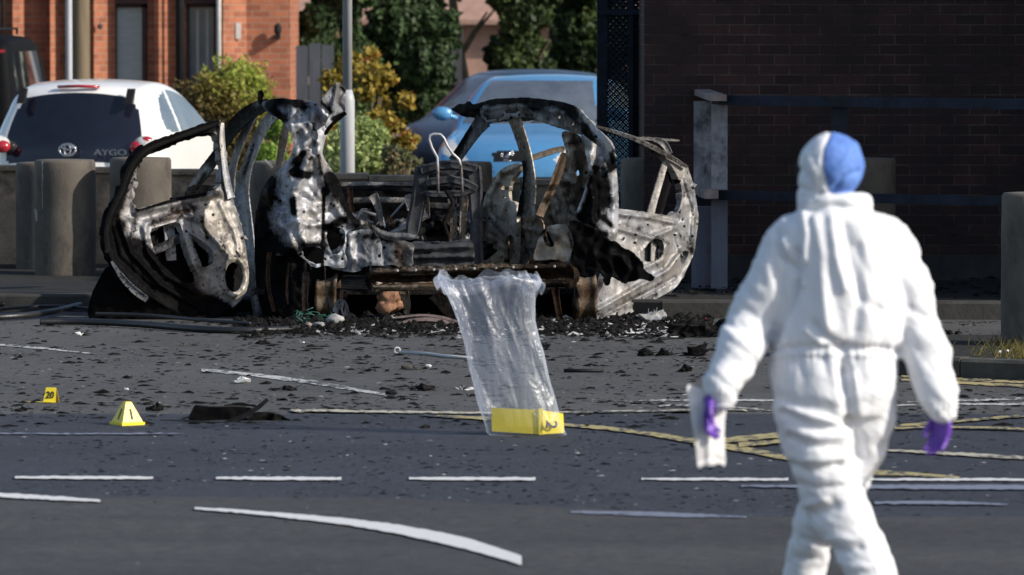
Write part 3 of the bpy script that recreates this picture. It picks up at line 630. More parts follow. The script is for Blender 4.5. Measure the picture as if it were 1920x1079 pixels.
# ---------------------------------------------------------------- vegetation
def leafmat(name, stops, rough=.6, trans=.25):
    m, nt, b = newmat(name); L = nt.links.new
    a = node(nt, 'ShaderNodeAttribute', attribute_name='tone'); r = ramp(nt, stops); L(a.outputs['Fac'], r.inputs[0]); L(r.outputs[0], b.inputs['Base Color'])
    b.inputs['Roughness'].default_value = rough; b.inputs['Specular IOR Level'].default_value = .3
    tr = node(nt, 'ShaderNodeBsdfTranslucent'); L(r.outputs[0], tr.inputs[0]); ms = node(nt, 'ShaderNodeMixShader'); ms.inputs[0].default_value = trans
    L(b.outputs[0], ms.inputs[1]); L(tr.outputs[0], ms.inputs[2]); L(ms.outputs[0], nt.nodes['Material Output'].inputs[0]); return m
def leaves(name, blobs, n, size, m, parent, asp=1.8, shell=.55, zmin=.05, tonefn=None, seed=1, flatten=0):
    r = np.random.default_rng(seed); C = np.array([b_[0] for b_ in blobs], float); Rr = np.array([b_[1] if hasattr(b_[1], '__len__') else (b_[1],)*3 for b_ in blobs], float)
    wt = (Rr.prod(1))**(2/3); k = r.choice(len(blobs), n, p=wt/wt.sum()); d = r.normal(size=(n, 3)); d /= np.linalg.norm(d, axis=1)[:, None]
    rad = shell+(1-shell)*r.random(n)**.6; rad *= 1+.16*np.sin(d[:, 0]*9+k)+.13*np.sin(d[:, 2]*11+k*2)
    p = C[k]+d*rad[:, None]*Rr[k]; ok = p[:, 2] > zmin; p = p[ok]; d = d[ok]; k = k[ok]; n = len(p)
    u = r.normal(size=(n, 3)); u /= np.linalg.norm(u, axis=1)[:, None]; nn = d*.7+r.normal(size=(n, 3))*.6; v = np.cross(nn, u); v /= np.maximum(np.linalg.norm(v, axis=1), 1e-6)[:, None]
    s = size*(.6+.8*r.random(n))[:, None]
    V = np.stack([p-u*s*asp/2, p-v*s/2+u*s*.1, p+u*s*asp/2, p+v*s/2+u*s*.1], 1).reshape(-1, 3); F = np.arange(4*n).reshape(-1, 4)
    tone = r.random(n)*.55+.45*r.random(len(blobs))[k]
    if tonefn is not None: tone = tonefn(p, tone)
    return mk(name, V, F, m, parent, attrs={'tone': np.repeat(tone, 4)})
def bush(name, label, cat, px0, px1, py0, py1, D, n, size, m, seed=1, depth=.5, nb=14, lobes=.45, stem=True, **k):
    a = P(px0, py0, D); c = P(px1, py1, D); cx = (a.x+c.x)/2; hw = (c.x-a.x)/2; zt = a.z; zb = max(0.1, c.z); r = random.Random(seed)
    root = thing(name, (cx, D, 0), label, cat, k.pop('group', None)); bl = []
    for i in range(nb):
        th = r.uniform(0, 6.28); q = r.uniform(0, .62); zz = r.random()
        rr = hw*lobes*r.uniform(.75, 1.2); f = math.sqrt(max(.1, 1-(abs(zz-.35)/.75)**2))
        bl.append(((cx+hw*(1-lobes)*math.cos(th)*f*(.4+q), D+depth*math.sin(th)*f*(.4+q), zb+(zt-zb-rr)*zz), (rr, rr*.9, rr*r.uniform(.8, 1.1))))
    leaves('crown', bl, n, size, m, root, seed=seed, **k)
    b = MB()
    for i in range(5):
        dx = r.uniform(-.5, .5)*hw; b.tube([(cx+dx*.2, D, 0), (cx+dx*.6, D+.05, zb*.7+.2), (cx+dx, D, zb+(zt-zb)*.6)], [.03, .022, .008], 6)
    b.build('stem', M['wood'], root); return root
lg = leafmat('conifer_leaf', [(0, (.09, .065, .025)), (.35, (.18, .14, .03)), (.55, (.26, .31, .05)), (1, (.44, .52, .09))])
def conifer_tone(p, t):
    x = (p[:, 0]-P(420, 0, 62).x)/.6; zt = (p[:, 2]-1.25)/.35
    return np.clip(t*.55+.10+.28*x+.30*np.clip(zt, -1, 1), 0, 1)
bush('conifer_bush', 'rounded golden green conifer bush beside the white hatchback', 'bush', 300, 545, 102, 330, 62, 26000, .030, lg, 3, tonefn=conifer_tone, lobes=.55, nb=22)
bush('upright_shrub', 'bright green shrub seen through the window gap of the left side of the wreck', 'shrub', 470, 560, 175, 345, 60, 6000, .03, leafmat('lime_leaf', [(0, (.10, .17, .03)), (1, (.25, .38, .06))]), 9, nb=10, lobes=.6)
yl = leafmat('autumn_leaf', [(0, (.09, .075, .02)), (.35, (.20, .15, .025)), (.7, (.36, .26, .04)), (.86, (.42, .32, .06)), (.9, (.40, .06, .03)), (1, (.45, .05, .03))])
bush('berry_bush', 'tall yellow and orange leaved bush with red berries behind the lamp post', 'bush', 552, 790, 84, 330, 62, 4200, .045, yl, 5, nb=34, lobes=.17, depth=.4, shell=.2)
vl = leafmat('variegated_leaf', [(0, (.12, .16, .05)), (.5, (.30, .37, .12)), (1, (.62, .66, .32))])
bush('variegated_shrub', 'pale variegated yellow green shrub at the foot of the lamp post', 'shrub', 590, 785, 205, 345, 56, 15000, .03, vl, 6, nb=18, lobes=.42)
bush('purple_shrub', 'low reddish brown shrub between the pale shrub and the dark car', 'shrub', 700, 800, 262, 345, 55, 2500, .03, leafmat('brown_leaf', [(0, (.06, .05, .03)), (.6, (.10, .12, .05)), (1, (.25, .14, .08))]), 8, nb=10)
dk = leafmat('dark_leaf', [(0, (.022, .038, .018)), (.5, (.050, .088, .034)), (.85, (.085, .140, .045)), (1, (.12, .18, .06))])
dk2 = leafmat('dark_leaf_warm', [(0, (.014, .022, .009)), (.5, (.038, .060, .020)), (.85, (.080, .115, .030)), (1, (.15, .18, .04))])
def bigtree(name, label, px0, px1, py1, D, n, size, m, seed, zt=3.6, nb=46, lobes=.38):
    a = P(px0, 0, D); c = P(px1, py1, D); cx = (a.x+c.x)/2; hw = (c.x-a.x)/2; r = random.Random(seed)
    root = thing(name, (cx, D, 0), label, 'tree', 'dark trees across the background'); bl = []
    zb = max(.3, c.z)
    for i in range(nb):
        rr = hw*lobes*r.uniform(.8, 1.3); bl.append(((cx+r.uniform(-1, 1)*(hw-rr), D+r.uniform(-.5, .8), zb+rr*.3+r.random()*(zt-zb-rr)), (rr, rr*.8, rr*.85)))
    leaves('crown', bl, n, size, m, root, seed=seed, shell=.3)
    b = MB(); b.tube([(cx, D+.3, 0), (cx+.05, D+.3, 1.2), (cx-.1, D+.3, 3), (cx, D+.3, zt*.8)], [.14, .11, .08, .03], 9)
    for i in range(6):
        q = r.uniform(-1, 1)*hw*.8; z = r.uniform(.8, 2.6); b.tube([(cx, D+.3, z), (cx+q*.5, D+.2, z+.4), (cx+q, D, z+.7)], [.05, .03, .012], 6)
    b.build('trunk', M['wood'], root); return root
bigtree('dark_tree', 'dark ivy covered tree mass behind the lamp post and the berry bush', 540, 720, 225, 74, 60000, .055, dk, 11)
bigtree('dark_tree', 'dark evergreen left of the narrow peach house gap', 640, 868, 225, 76, 85000, .055, dk, 12)
bigtree('dark_tree', 'dark yellow flecked tree above the blue hatchback, right of the peach house gap', 898, 1060, 190, 76, 60000, .055, dk2, 13)
bigtree('dark_tree', 'dark tree beside the navy mesh gate, above the blue hatchback roof', 1000, 1225, 235, 78, 85000, .055, dk2, 14)
bigtree('dark_tree', 'small dark hedge tree behind the dark saloon, under the peach house', 750, 965, 245, 79, 14000, .05, dk2, 15, zt=1.1, nb=14, lobes=.22)
# peach house beyond the trees and a grey board fence
ph = thing('rendered_house', tuple(P(885, 0, 92))[:2]+(0,), 'peach rendered house glimpsed between the dark trees', 'house')
a = P(560, 0, 92); c = P(1230, 0, 92); b = MB(); b.box((a.x, 92, 0), (c.x, 98, P(0, 32, 92).z-.0)); b.build('wall', M['peach'], ph)
b = MB(); zt = P(0, 32, 92).z; b.add([(a.x-.2, 91.6, zt-.05), (c.x+.2, 91.6, zt-.05), (c.x+.2, 95, zt+2.4), (a.x-.2, 95, zt+2.4)], [(0, 1, 2, 3)]); b.add([(a.x-.2, 91.6, zt-.12), (c.x+.2, 91.6, zt-.12), (c.x+.2, 91.6, zt-.052), (a.x-.2, 91.6, zt-.052)], [(0, 1, 2, 3)]); b.build('roof', M['peach'], ph)
b = MB(); q = P(860, 0, 91.9); b.box((q.x-.06, 91.85, 0), (q.x+.06, 91.97, zt)); b.build('corner_post', M['pipew'], ph)
def fence(px0, px1, ptop, D, label):
    a = P(px0, ptop, D); c = P(px1, ptop, D); root = thing('board_fence', ((a.x+c.x)/2, D, 0), label, 'fence'); b = MB(); x = a.x; r = random.Random(px0)
    while x < c.x:
        b.box((x, D+r.uniform(0, .015), 0.03), (x+.14, D+.03, a.z+r.uniform(-.02, .02))); x += .15
    b.build('boards', M['fencewood'], root)
    b = MB(); b.box((a.x, D+.035, .4), (c.x, D+.08, .5)); b.build('rail', M['fencewood'], root); b = MB(); b.box((a.x, D+.035, a.z-.35), (c.x, D+.08, a.z-.25)); b.build('rail', M['fencewood'], root)
fence(555, 612, 84, 66.5, 'grey timber board fence between the brick house and the lamp post')
fence(826, 866, 62, 77.2, 'narrow grey board fence beside the peach house gap')

# ---------------------------------------------------------------- cars
def car(name, label, cat, loc, rz, prof, W, paint_m, glassrules, siderules, zbelt=.92, tuck=.16, R_=.06, bow=.10, zs=.28, extra=None, group=None, crown=.04, ws=2.45):
    """prof: side silhouette (y,z) from the tail bottom over the roof to the nose bottom; classified into panes, lamps and paint"""
    root = thing(name, loc, label, cat, group)
    cz, sz = math.cos(rz), math.sin(rz); T = lambda x, y, z: (loc[0]+x*cz-y*sz, loc[1]+x*sz+y*cz, loc[2]+z)
    p = resample(chaikin(prof, 3, False), .022, 0, False); n = len(p)
    def hw(y, z):
        Lh = prof[-1][0]; e = abs((y-Lh*.5)/(Lh*.5)); pl = 1-.09*max(0, e-.35)**2/.42
        up = max(0, (z-zbelt)/.5); lo_ = max(0, (.55-z)/.3)
        return W/2*pl*(1-tuck*2/W*up**1.15*1.0)*(1-.03*lo_)*(1-.012*abs(z-.62))
    nv = 64; V = []; cls = {}; idx = {}
    nrm = []
    for i in range(n):
        t = p[min(i+1, n-1)]-p[max(i-1, 0)]; t /= np.hypot(*t); nrm.append(np.array([-t[1], t[0]]))
    cen = np.array([prof[-1][0]*.5, .6])
    grid = np.zeros((n, nv+1, 3))
    for i in range(n):
        q = nrm[i]; 
        if q@(p[i]-cen) < 0: q = -q
        endness = abs(q[0])
        for j in range(nv+1):
            v = -1+2*j/nv; av = abs(v)
            ins = (bow*endness+crown*(1-endness))*av**2.2 + R_*max(0, (av-.86)/.14)**2
            y, z = p[i]-q*ins; x = hw(y, z)*v*(1-.0)*(1-.012*max(0, (av-.9)/.1)**2)
            grid[i, j] = (x, y, z)
    groups = {}
    for i in range(n-1):
        for j in range(nv):
            c_ = grid[i:i+2, j:j+2].reshape(-1, 3).mean(0); key = 'body'
            for nm, fn in glassrules:
                if fn(c_[0], c_[1], c_[2]): key = nm+(' ' if c_[0] < 0 and ('light' in nm and nm != 'brake_light') else ''); break
            groups.setdefault(key, []).append(((i, j), (i, j+1), (i+1, j+1), (i+1, j)))
    out = {}
    for key, fs in groups.items():
        mp = {}; VV = []; FF = []
        for f in fs:
            ff = []
            for ij in f:
                if ij not in mp: mp[ij] = len(VV); VV.append(T(*grid[ij]))
                ff.append(mp[ij])
            FF.append(ff)
        out[key] = [VV, FF]
    # sides
    ol = [tuple(grid[i, nv][1:]) for i in range(n)]
    hole_r = .33
    ol2 = [tuple(q) for q in ol]
    base = []
    for wy in sorted(extra['wheels'], reverse=True):
        base += [(wy+hole_r*math.cos(a_), .30+hole_r*math.sin(a_)) for a_ in np.linspace(-.2, math.pi+.2, 15)]
    outer = ol2+base
    outer = resample(outer, .03)
    A, F = fill(outer, [], .034)
    for sgn in (1, -1):
        for f in F:
            c_ = A[list(f)].mean(0); key = 'body'
            for nm, fn in siderules:
                if fn(c_[0], c_[1]): key = nm+('' if sgn > 0 else ' ')+('  ' if (nm == 'side_window' and siderules.index((nm, fn)) > 0) else ''); break
            o = out.setdefault(key, [[], []])
            k0 = len(o[0])
            for q in (f if sgn > 0 else f[::-1]): x = hw(A[q][0], A[q][1])*.988; o[0].append(T(sgn*x, A[q][0], A[q][1])); 
            o[1].append((k0, k0+1, k0+2))
    mats = extra['mats']
    for key, (VV, FF) in out.items():
        kn = key.strip()
        VVr = np.round(np.array(VV), 4); u, inv = np.unique(VVr, axis=0, return_inverse=True); inv = inv.ravel()
        FF = [tuple(dict.fromkeys(inv[list(f)])) for f in FF]; FF = [f for f in FF if len(f) > 2]
        mk(kn, u, FF, mats.get(kn, paint_m), root, True)
    for wy in extra['wheels']:
        for sgn in (1, -1):
            b = MB(); x0_ = sgn*(W/2-.10)
            V_ = []; prof_ = [(.18, -.085), (.29, -.09), (.305, -.06), (.305, .06), (.29, .09), (.18, .085)]
            for r_, d in prof_:
                for k in range(28): th = 2*math.pi*k/28; V_.append(T(x0_+d, wy+r_*math.cos(th), .305+r_*math.sin(th)))
            Fq = [(i*28+k, i*28+(k+1) % 28, (i+1)*28+(k+1) % 28, (i+1)*28+k) for i in range(5) for k in range(28)]
            b.add(V_, Fq); wv = b.build('wheel', M['tyre'], root, True)
            b = MB(); V_ = [T(x0_+sgn*.05, wy, .305)]+[T(x0_+sgn*(.075 if k % 2 else .06), wy+.185*math.cos(2*math.pi*k/20), .305+.185*math.sin(2*math.pi*k/20)) for k in range(20)]
            b.add(V_, [(0, k+1, (k+1) % 20+1) for k in range(20)]); b.build('rim', M['chrome'], wv)
    b = MB(); Lh = prof[-1][0]; V_ = [T(*q) for q in [(-W*.36, .1, .2), (W*.36, .1, .2), (W*.36, Lh-.1, .2), (-W*.36, Lh-.1, .2), (-W*.36, .1, .55), (W*.36, .1, .55), (W*.36, Lh-.1, .55), (-W*.36, Lh-.1, .55)]]
    b.add(V_, [(0,3,2,1),(4,5,6,7),(0,1,5,4),(1,2,6,5),(2,3,7,6),(3,0,4,7)]); b.build('underbody', M['black'], root)
    return root, T
def pp(poly): 
    poly = [tuple(q) for q in poly]
    def f(a, b_): return bool(inpoly(np.array([[a, b_]]), poly)[0])
    return f
# white hatchback seen from behind; tail at y=0, nose at +3.4
prof = [(.10, .22), (.0, .30), (-.02, .55), (.03, .72), (.06, .90), (.22, 1.20), (.34, 1.37), (.50, 1.44), (.95, 1.475), (1.5, 1.46), (1.95, 1.36), (2.6, .98), (2.75, .92), (3.15, .82), (3.38, .66), (3.42, .45), (3.36, .22)]
rg = pp([(-.655, .70), (.655, .70), (.64, .95), (.60, 1.16), (.50, 1.30), (.25, 1.345), (-.25, 1.345), (-.50, 1.30), (-.60, 1.16), (-.64, .95)])
lmp = pp([(.56, .90), (.60, .845), (.70, .86), (.83, .93), (.83, 1.06), (.72, 1.065), (.63, 1.0)])
hb = pp([(-.20, 1.395), (.20, 1.395), (.20, 1.418), (-.20, 1.418)])
rules = [('rear_window', lambda x, y, z: y < .6 and rg(x, z)),
         ('windscreen', lambda x, y, z: 2.0 < y < 2.68 and abs(x) < .60 and z > 1.0)]
sg1 = pp([(.62, 1.02), (.60, 1.12), (.74, 1.30), (1.02, 1.36), (1.05, .98), (.8, .97)]); sg2 = pp([(1.13, .96), (1.10, 1.375), (1.62, 1.365), (2.02, 1.22), (2.42, .98)])
tlS = pp([(-.1, .88), (.17, .87), (.42, .96), (.40, 1.06), (.1, 1.07), (-.1, 1.0)])
srules = [('quarter_window', sg1), ('side_window', sg2)]
wl = P(128, 0, 53.0)
wc, TW = car('hatchback', 'white hatchback parked tail towards us in front of the brick house', 'car', (wl.x, 53.0, .0), R(-10.5), prof, 1.64, M['wpaint'], rules, srules, zbelt=.95, tuck=.20, bow=.16,
             extra={'wheels': (.62, 2.96), 'mats': {'rear_window': M['dglass'], 'tail_light': M['red'], 'brake_light': M['red'], 'quarter_window': M['sglass'], 'side_window': M['sglass'], 'windscreen': M['dglass']}})
b = MB()
for s_ in (-1, 1):
    b = MB(); b.add([TW(s_*.52+dx, .19+dy, z) for dx, dy, z in ((-.035, 0, 1.25), (.035, 0, 1.25), (.035, .115, 1.39), (-.035, .115, 1.39), (-.035, .08, 1.25), (.035, .08, 1.25), (.035, .16, 1.39), (-.035, .16, 1.39))], [(0,1,2,3),(7,6,5,4),(0,4,5,1),(1,5,6,2),(2,6,7,3),(3,7,4,0)]); b.build('hinge', M['black'], wc)
for s_ in (-1, 1):
    b = MB(); rnd = lambda x, y, z, r_, k: b.lump(TW(s_*x, y, z), r_, 0, 0, 3, k)
    rnd(.715, .095, .875, .125, (.95, .9, .66)); tl_ = b.build('tail_light', M['lens'], wc, True)
    b = MB(); rnd(.650, .030, .850, .074, (1.05, .8, .82)); b.build('red_lobe', M['red'], tl_, True)
    b = MB(); rnd(.735, .050, .900, .068, (.9, .8, .8)); b.build('red_lobe', M['red'], tl_, True)
M['badge'] = mat('dull_badge', (.22, .23, .26), (.12, .13, .15), rough=.4, scale=40)
b = MB(); b.tube([TW(-.2, .37, 1.405), TW(0, .345, 1.412), TW(.2, .37, 1.405)], .016, 8, 1.6); b.build('brake_light', M['red'], wc, True)
# maker's oval and lettering on the tailgate
from mathutils import Matrix
def ell(T, cx, cz, y, ra, rb, r, b, n=28):
    pts = [T(cx+ra*math.cos(2*math.pi*k/n), y, cz+rb*math.sin(2*math.pi*k/n)) for k in range(n+1)]; b.tube(pts, r, 6)
b = MB(); ell(TW, .0, .825, -.055, .078, .054, .010, b); ell(TW, .0, .825, -.058, .030, .052, .008, b); ell(TW, .0, .851, -.058, .055, .022, .008, b); b.build('emblem', M['chrome'], wc, True)
Mx = Matrix.Translation(Vector(TW(.41, -.05, .80))) @ Matrix.Rotation(R(-10.5), 4, 'Z') @ Matrix.Rotation(math.pi/2, 4, 'X')
text_mesh('lettering', 'AYGO', .080, M['badge'], wc, .003, Mx, 1.4)
# blue hatchback facing us: nose at y=0, so lay the silhouette nose first
profb = [(.12, .20), (.0, .26), (-.03, .45), (.02, .62), (.18, .76), (.45, .83), (.95, .91), (1.15, .95), (1.55, 1.24), (1.85, 1.41), (2.2, 1.455), (2.9, 1.44), (3.35, 1.36), (3.7, 1.0), (3.78, .6), (3.7, .25)]
wsb = pp([(-.72, .945), (.72, .945), (.62, 1.2), (.54, 1.385), (-.54, 1.385), (-.62, 1.2)])
hl = pp([(.44, .60), (.52, .57), (.76, .68), (.80, .80), (.66, .80), (.50, .68)])
gr = pp([(-.46, .30), (.46, .30), (.52, .44), (-.52, .44)]); gr2 = pp([(-.17, .585), (.17, .585), (.19, .68), (.1, .70), (-.1, .70), (-.19, .68)])
rulesb = [('headlight', lambda x, y, z: y < .9 and hl(abs(x), z)), ('grille', lambda x, y, z: y < .4 and (gr(x, z) or gr2(x, z))), ('windscreen', lambda x, y, z: 1.05 < y < 2.0 and wsb(x, z)), ('rear_window', lambda x, y, z: y > 3.2 and z > 1.0 and abs(x) < .55)]
sb1 = pp([(1.35, 1.02), (1.75, 1.33), (2.2, 1.39), (2.25, .99)]); sb2 = pp([(2.33, .99), (2.3, 1.39), (2.9, 1.37), (3.3, 1.22), (3.3, 1.05)]); hlS = pp([(0, .64), (.5, .74), (.42, .84), (0, .78)])
bp_ = P(955, 0, 57.5)
bc, TB = car('hatchback', 'blue hatchback facing us behind the right half of the wreck', 'car', (bp_.x, 57.5, .0), R(-10), profb, 1.70, M['bpaint'], rulesb, [('side_window', sb1), ('side_window', sb2), ('headlight', hlS)], zbelt=.96, tuck=.22, bow=.17,
             extra={'wheels': (.72, 3.1), 'mats': {'windscreen': M['sglass'], 'headlight': M['lens'], 'grille': M['black'], 'side_window': M['sglass'], 'rear_window': M['dglass']}})
for s_ in (1, -1):
    b = MB(); q = TB(s_*.93, 1.28, 1.05); b.lump(q, .10, .08, 4, 2, (1.1, .5, .75)); b.tube([TB(s_*.78, 1.33, 1.0), q], .025, 6); b.build('wing_mirror', M['bpaint'], bc, True)
b = MB()   # rearing lion badge: body, head, legs, tail as one small chrome figure
q = lambda x, z: TB(x, -.062, .645+z)
b.tube([q(-.035, -.03), q(-.01, 0), q(.02, .035)], [.012, .018, .014], 6); b.tube([q(.02, .035), q(.045, .05)], [.014, .010], 6)
b.tube([q(.01, .015), q(.05, .01)], .008, 5); b.tube([q(.015, .025), q(.06, .03)], .008, 5); b.tube([q(-.03, -.03), q(0, -.05), q(.03, -.045)], .009, 5); b.tube([q(-.035, -.03), q(-.05, -.06)], .009, 5); b.tube([q(-.035, -.02), q(-.07, .0), q(-.06, .04)], .006, 5)
b.build('emblem', M['chrome'], bc, True)
b = MB(); b.tube([TB(-.5, 1.02, .965), TB(.0, 1.0, .985)], .008, 5); b.tube([TB(.05, 1.0, .97), TB(.55, 1.03, .985)], .008, 5); b.build('wiper', M['black'], bc)
# dark saloon behind it
profd = [(.12, .2), (.0, .3), (-.02, .5), (.05, .66), (.5, .84), (1.2, .95), (1.7, 1.27), (2.0, 1.41), (2.5, 1.45), (3.3, 1.40), (3.9, 1.05), (4.3, .98), (4.4, .6), (4.3, .25)]
wsd = pp([(-.68, .98), (.68, .98), (.54, 1.37), (-.54, 1.37)])
dp = P(838, 0, 64.0)
dc, TD = car('saloon_car', 'dark navy car half hidden behind the blue hatchback', 'car', (dp.x-.05, 63.0, .0), R(-24), profd, 1.74, M['dpaint'], [('windscreen', lambda x, y, z: .9 < y < 2.05 and wsd(x, z)), ('headlight', lambda x, y, z: y < .8 and hl(abs(x), z)), ('grille', lambda x, y, z: y < .4 and gr(x, z))],
             [('side_window', pp([(1.5, .98), (1.95, 1.34), (2.5, 1.39), (3.4, 1.3), (3.6, 1.0)]))], zbelt=.93, tuck=.22, bow=.2, extra={'wheels': (.8, 3.4), 'mats': {'windscreen': M['sglass'], 'headlight': M['lens'], 'grille': M['black'], 'side_window': M['sglass']}})
# black off-roader at the left edge, seen from behind
profk = [(.08, .35), (.0, .42), (-.02, .9), (.0, 1.1), (.06, 1.6), (.12, 1.80), (.30, 1.87), (1.6, 1.88), (2.2, 1.80), (2.55, 1.25), (2.7, 1.18), (3.7, 1.10), (3.85, .9), (3.85, .4)]
rk = pp([(-.62, 1.12), (.62, 1.12), (.56, 1.62), (-.56, 1.62)])
kp = P(-118, 0, 59.0)
kc, TK = car('off_roader', 'tall black off-roader cut off by the left edge, tail towards us', 'car', (kp.x, 59.0, .0), R(-3), profk, 1.70, M['kpaint'], [('rear_window', lambda x, y, z: y < .3 and rk(x, z)), ('tail_light', lambda x, y, z: y < .3 and .66 < abs(x) < .80 and .75 < z < .86)],
             [('side_window', pp([(.3, 1.2), (.35, 1.68), (1.9, 1.68), (2.2, 1.2)]))], zbelt=1.1, tuck=.05, bow=.03, R_=.04, extra={'wheels': (.75, 3.1), 'mats': {'rear_window': M['dglass'], 'tail_light': M['red'], 'side_window': M['dglass']}})
b = MB(); b.box(tuple(np.array(TK(.62, -.03, 1.68))), tuple(np.array(TK(.70, .02, 1.71)))); b.build('brake_light', M['red'], kc)
b = MB(); c_ = TK(.98, 1.0, 1.20); b.lump(c_, .13, .1, 5, 2, (.8, .5, .75)); b.tube([TK(.8, 1.0, 1.1), c_], .03, 6); b.build('wing_mirror', M['kpaint'], kc, True)
b = MB(); b.tube([TK(-.55, .4, 1.86), TK(-.55, .4, 1.92), TK(-.55, 2.0, 1.92), TK(-.55, 2.0, 1.86)], .015, 6); b.build('roof_rack', M['black'], kc); b = MB(); b.tube([TK(.55, .4, 1.86), TK(.55, .4, 1.92), TK(.55, 2.0, 1.92), TK(.55, 2.0, 1.86)], .015, 6); b.build('roof_rack', M['black'], kc)
# ---------------------------------------------------------------- the burnt-out car
wk = thing('burnt_car', tuple(P(800, 600, 39.0))[:2]+(0,), 'burnt out car wreck with both doors flung open and its roof gone', 'car wreck')
BL, BD_, BW, BB = M['B'], M['Bd'], M['Bw'], M['Bb']
DL = plane(380, 40.9, 640, 38.95)            # left flank, bent outwards
DR = plane(850, 40.9, 1150, 39.0)            # right flank
DQL = lambda A: 38.98+.0016*np.maximum(0, A[:, 0]-560)+.004*np.maximum(0, 545-A[:, 0])+.0007*np.maximum(0, 420-A[:, 1])
DQR = lambda A: 39.05+.0050*np.maximum(0, A[:, 0]-1112)+.0055*np.maximum(0, 1112-A[:, 0])
DDoorL = plane(196, 39.15, 465, 39.75, -.0009)
DDoorR = plane(1120, 39.35, 1305, 40.1, -.0006)
K = dict(parent=wk)
# inner darkness: dash bulkhead, floor, tunnel
panel('bulkhead', [(482, 349), (640, 346), (900, 350), (1010, 400), (1060, 500), (1060, 590), (482, 590)], 41.35, BB, soot=.95, ridges=[([(490, 380), (900, 385)], 6, .04), ([(600, 420), (900, 430)], 8, .06), ([(700, 360), (705, 560)], 8, .05)], noi=.05, step=9, sb=[([(500, 352), (780, 350)], 6, -.35)], **K)
a = P(500, 560, 41.3); c = P(1120, 560, 39.2); b = MB(); b.box((a.x, 39.3, .17), (c.x, 41.3, .21)); b.build('floor_pan', M['char'], wk)
panel('scuttle_beam', strip_outline([(640, 346), (700, 344), (786, 346)], [7, 6, 7]), 41.0, BD_, ch=0, soot=.25, rust=.4, edge=(3, .03), **K)
panel('scuttle_beam', strip_outline([(600, 356), (700, 354), (786, 357)], [6, 8, 6]), 40.9, BB, ch=0, soot=.6, edge=(3, .03), **K)
panel('dashboard_tube', strip_outline([(652, 377), (700, 374), (768, 376)], [10, 10, 9]), 40.6, BL, ch=0, soot=.40, edge=(5, .05), t=.02, **K)
panel('dashboard_tube', strip_outline([(766, 382), (830, 386), (900, 390)], [9, 10, 12]), 40.6, BD_, ch=0, soot=.55, edge=(5, .05), t=.02, **K)
for pth, w_, so_, m_ in [([(699, 366), (706, 380), (712, 400), (716, 424)], [20, 14, 9, 5], .35, BL), ([(764, 366), (770, 380), (773, 402)], [12, 12, 5], .25, BL), ([(684, 392), (683, 412)], [12, 10], .45, BL), ([(797, 372), (800, 410)], [14, 11], .42, BD_),
                         ([(655, 352), (660, 400), (672, 430)], [10, 8, 5], .8, BB), ([(720, 390), (740, 430), (760, 440)], [7, 5, 5], .8, BB), ([(845, 370), (850, 420), (846, 470)], [12, 9, 10], .55, BD_), ([(868, 360), (866, 480)], [9, 11], .35, BD_), ([(640, 385), (664, 406), (700, 418)], [7, 5, 4], .3, BL)]:
    strip('bracket', pth, w_, 40.4, m_, soot=so_, rust=.2, **K)
rr = random.Random(5)
for i in range(30):
    x = rr.uniform(650, 800); y = rr.uniform(385, 500); b = MB(); D_ = rr.uniform(39.9, 41.1)
    pts = [P(x, y, D_), P(x+rr.uniform(-30, 30), y+rr.uniform(-22, 22), D_+rr.uniform(-.2, .2)), P(x+rr.uniform(-45, 45), y+rr.uniform(-25, 45), D_+rr.uniform(-.2, .2))]
    pts = [p if p.z > .2 else Vector((p.x, p.y, .2)) for p in pts]
    b.tube(pts, rr.choice([.006, .009, .014, .02]), 6); b.build('burnt_wire', rr.choice([M['char'], BD_, BB, M['black']]), wk, True)
for i in range(14):
    x = rr.uniform(650, 900); y = rr.uniform(400, 500); D_ = rr.uniform(40.2, 41); p = P(x, y, D_); b = MB(); b.lump((p.x, p.y, p.z), rr.uniform(.04, .11), .5, i, 2, (1, .8, rr.uniform(.5, 1))); b.build('charred_lump', rr.choice([M['char'], BB]), wk)

# left flank -------------------------------------------------------
strip('windscreen_pillar', [(372, 492), (410, 430), (455, 370), (492, 318), (520, 268), (556, 212), (600, 166), (655, 132), (700, 118)], [26, 40, 46, 40, 44, 56, 60, 52, 40], DL, BD_, crop=C1, soot=.72, sb=[([(380, 450), (440, 385)], 26, -.55), ([(400, 470), (440, 400)], 8, .5), ([(640, 120), (700, 112)], 10, -.3)], **K)
panel('door_mirror_base', [(352, 490), (378, 448), (440, 446), (500, 452), (508, 466), (430, 480), (380, 500)], 39.9, BB, crop=C1, soot=.6, kink=.03, **K)
strip('pillar', [(640, 160), (604, 226), (570, 306), (548, 386), (546, 470), (560, 530)], [20, 30, 30, 27, 24, 20], plane(430, 40.6, 500, 40.2), BL, crop=C1, soot=.34, sb=[([(545, 390), (548, 520)], 14, .15)], rb=[([(545, 400), (555, 500)], 12, .3)], **K)
strip('pillar', [(722, 160), (676, 205), (640, 290), (604, 380), (586, 470), (596, 560), (614, 680), (628, 780), (646, 890)], [34, 44, 42, 42, 56, 58, 48, 40, 40], plane(440, 40.15, 520, 39.8), BL, crop=C1, soot=.30, sb=[([(590, 470), (620, 700)], 10, -.12), ([(640, 280), (600, 400)], 5, .4), ([(630, 800), (646, 890)], 22, .2)], rb=[([(590, 620), (592, 628)], 16, 1.0)], ridges=[([(660, 230), (590, 450), (620, 740)], 5, -.02)], **K)
strip('pillar', [(770, 200), (757, 262), (748, 320), (738, 376)], [24, 34, 30, 20], plane(520, 39.8, 540, 39.7), BW, crop=C1, soot=.36, rust=.7, **K)
strip('seat_belt_hook', [(684, 344), (700, 362), (716, 384), (700, 350)], [7, 6, 6, 5], 39.7, BL, crop=C1, soot=.25, **K)
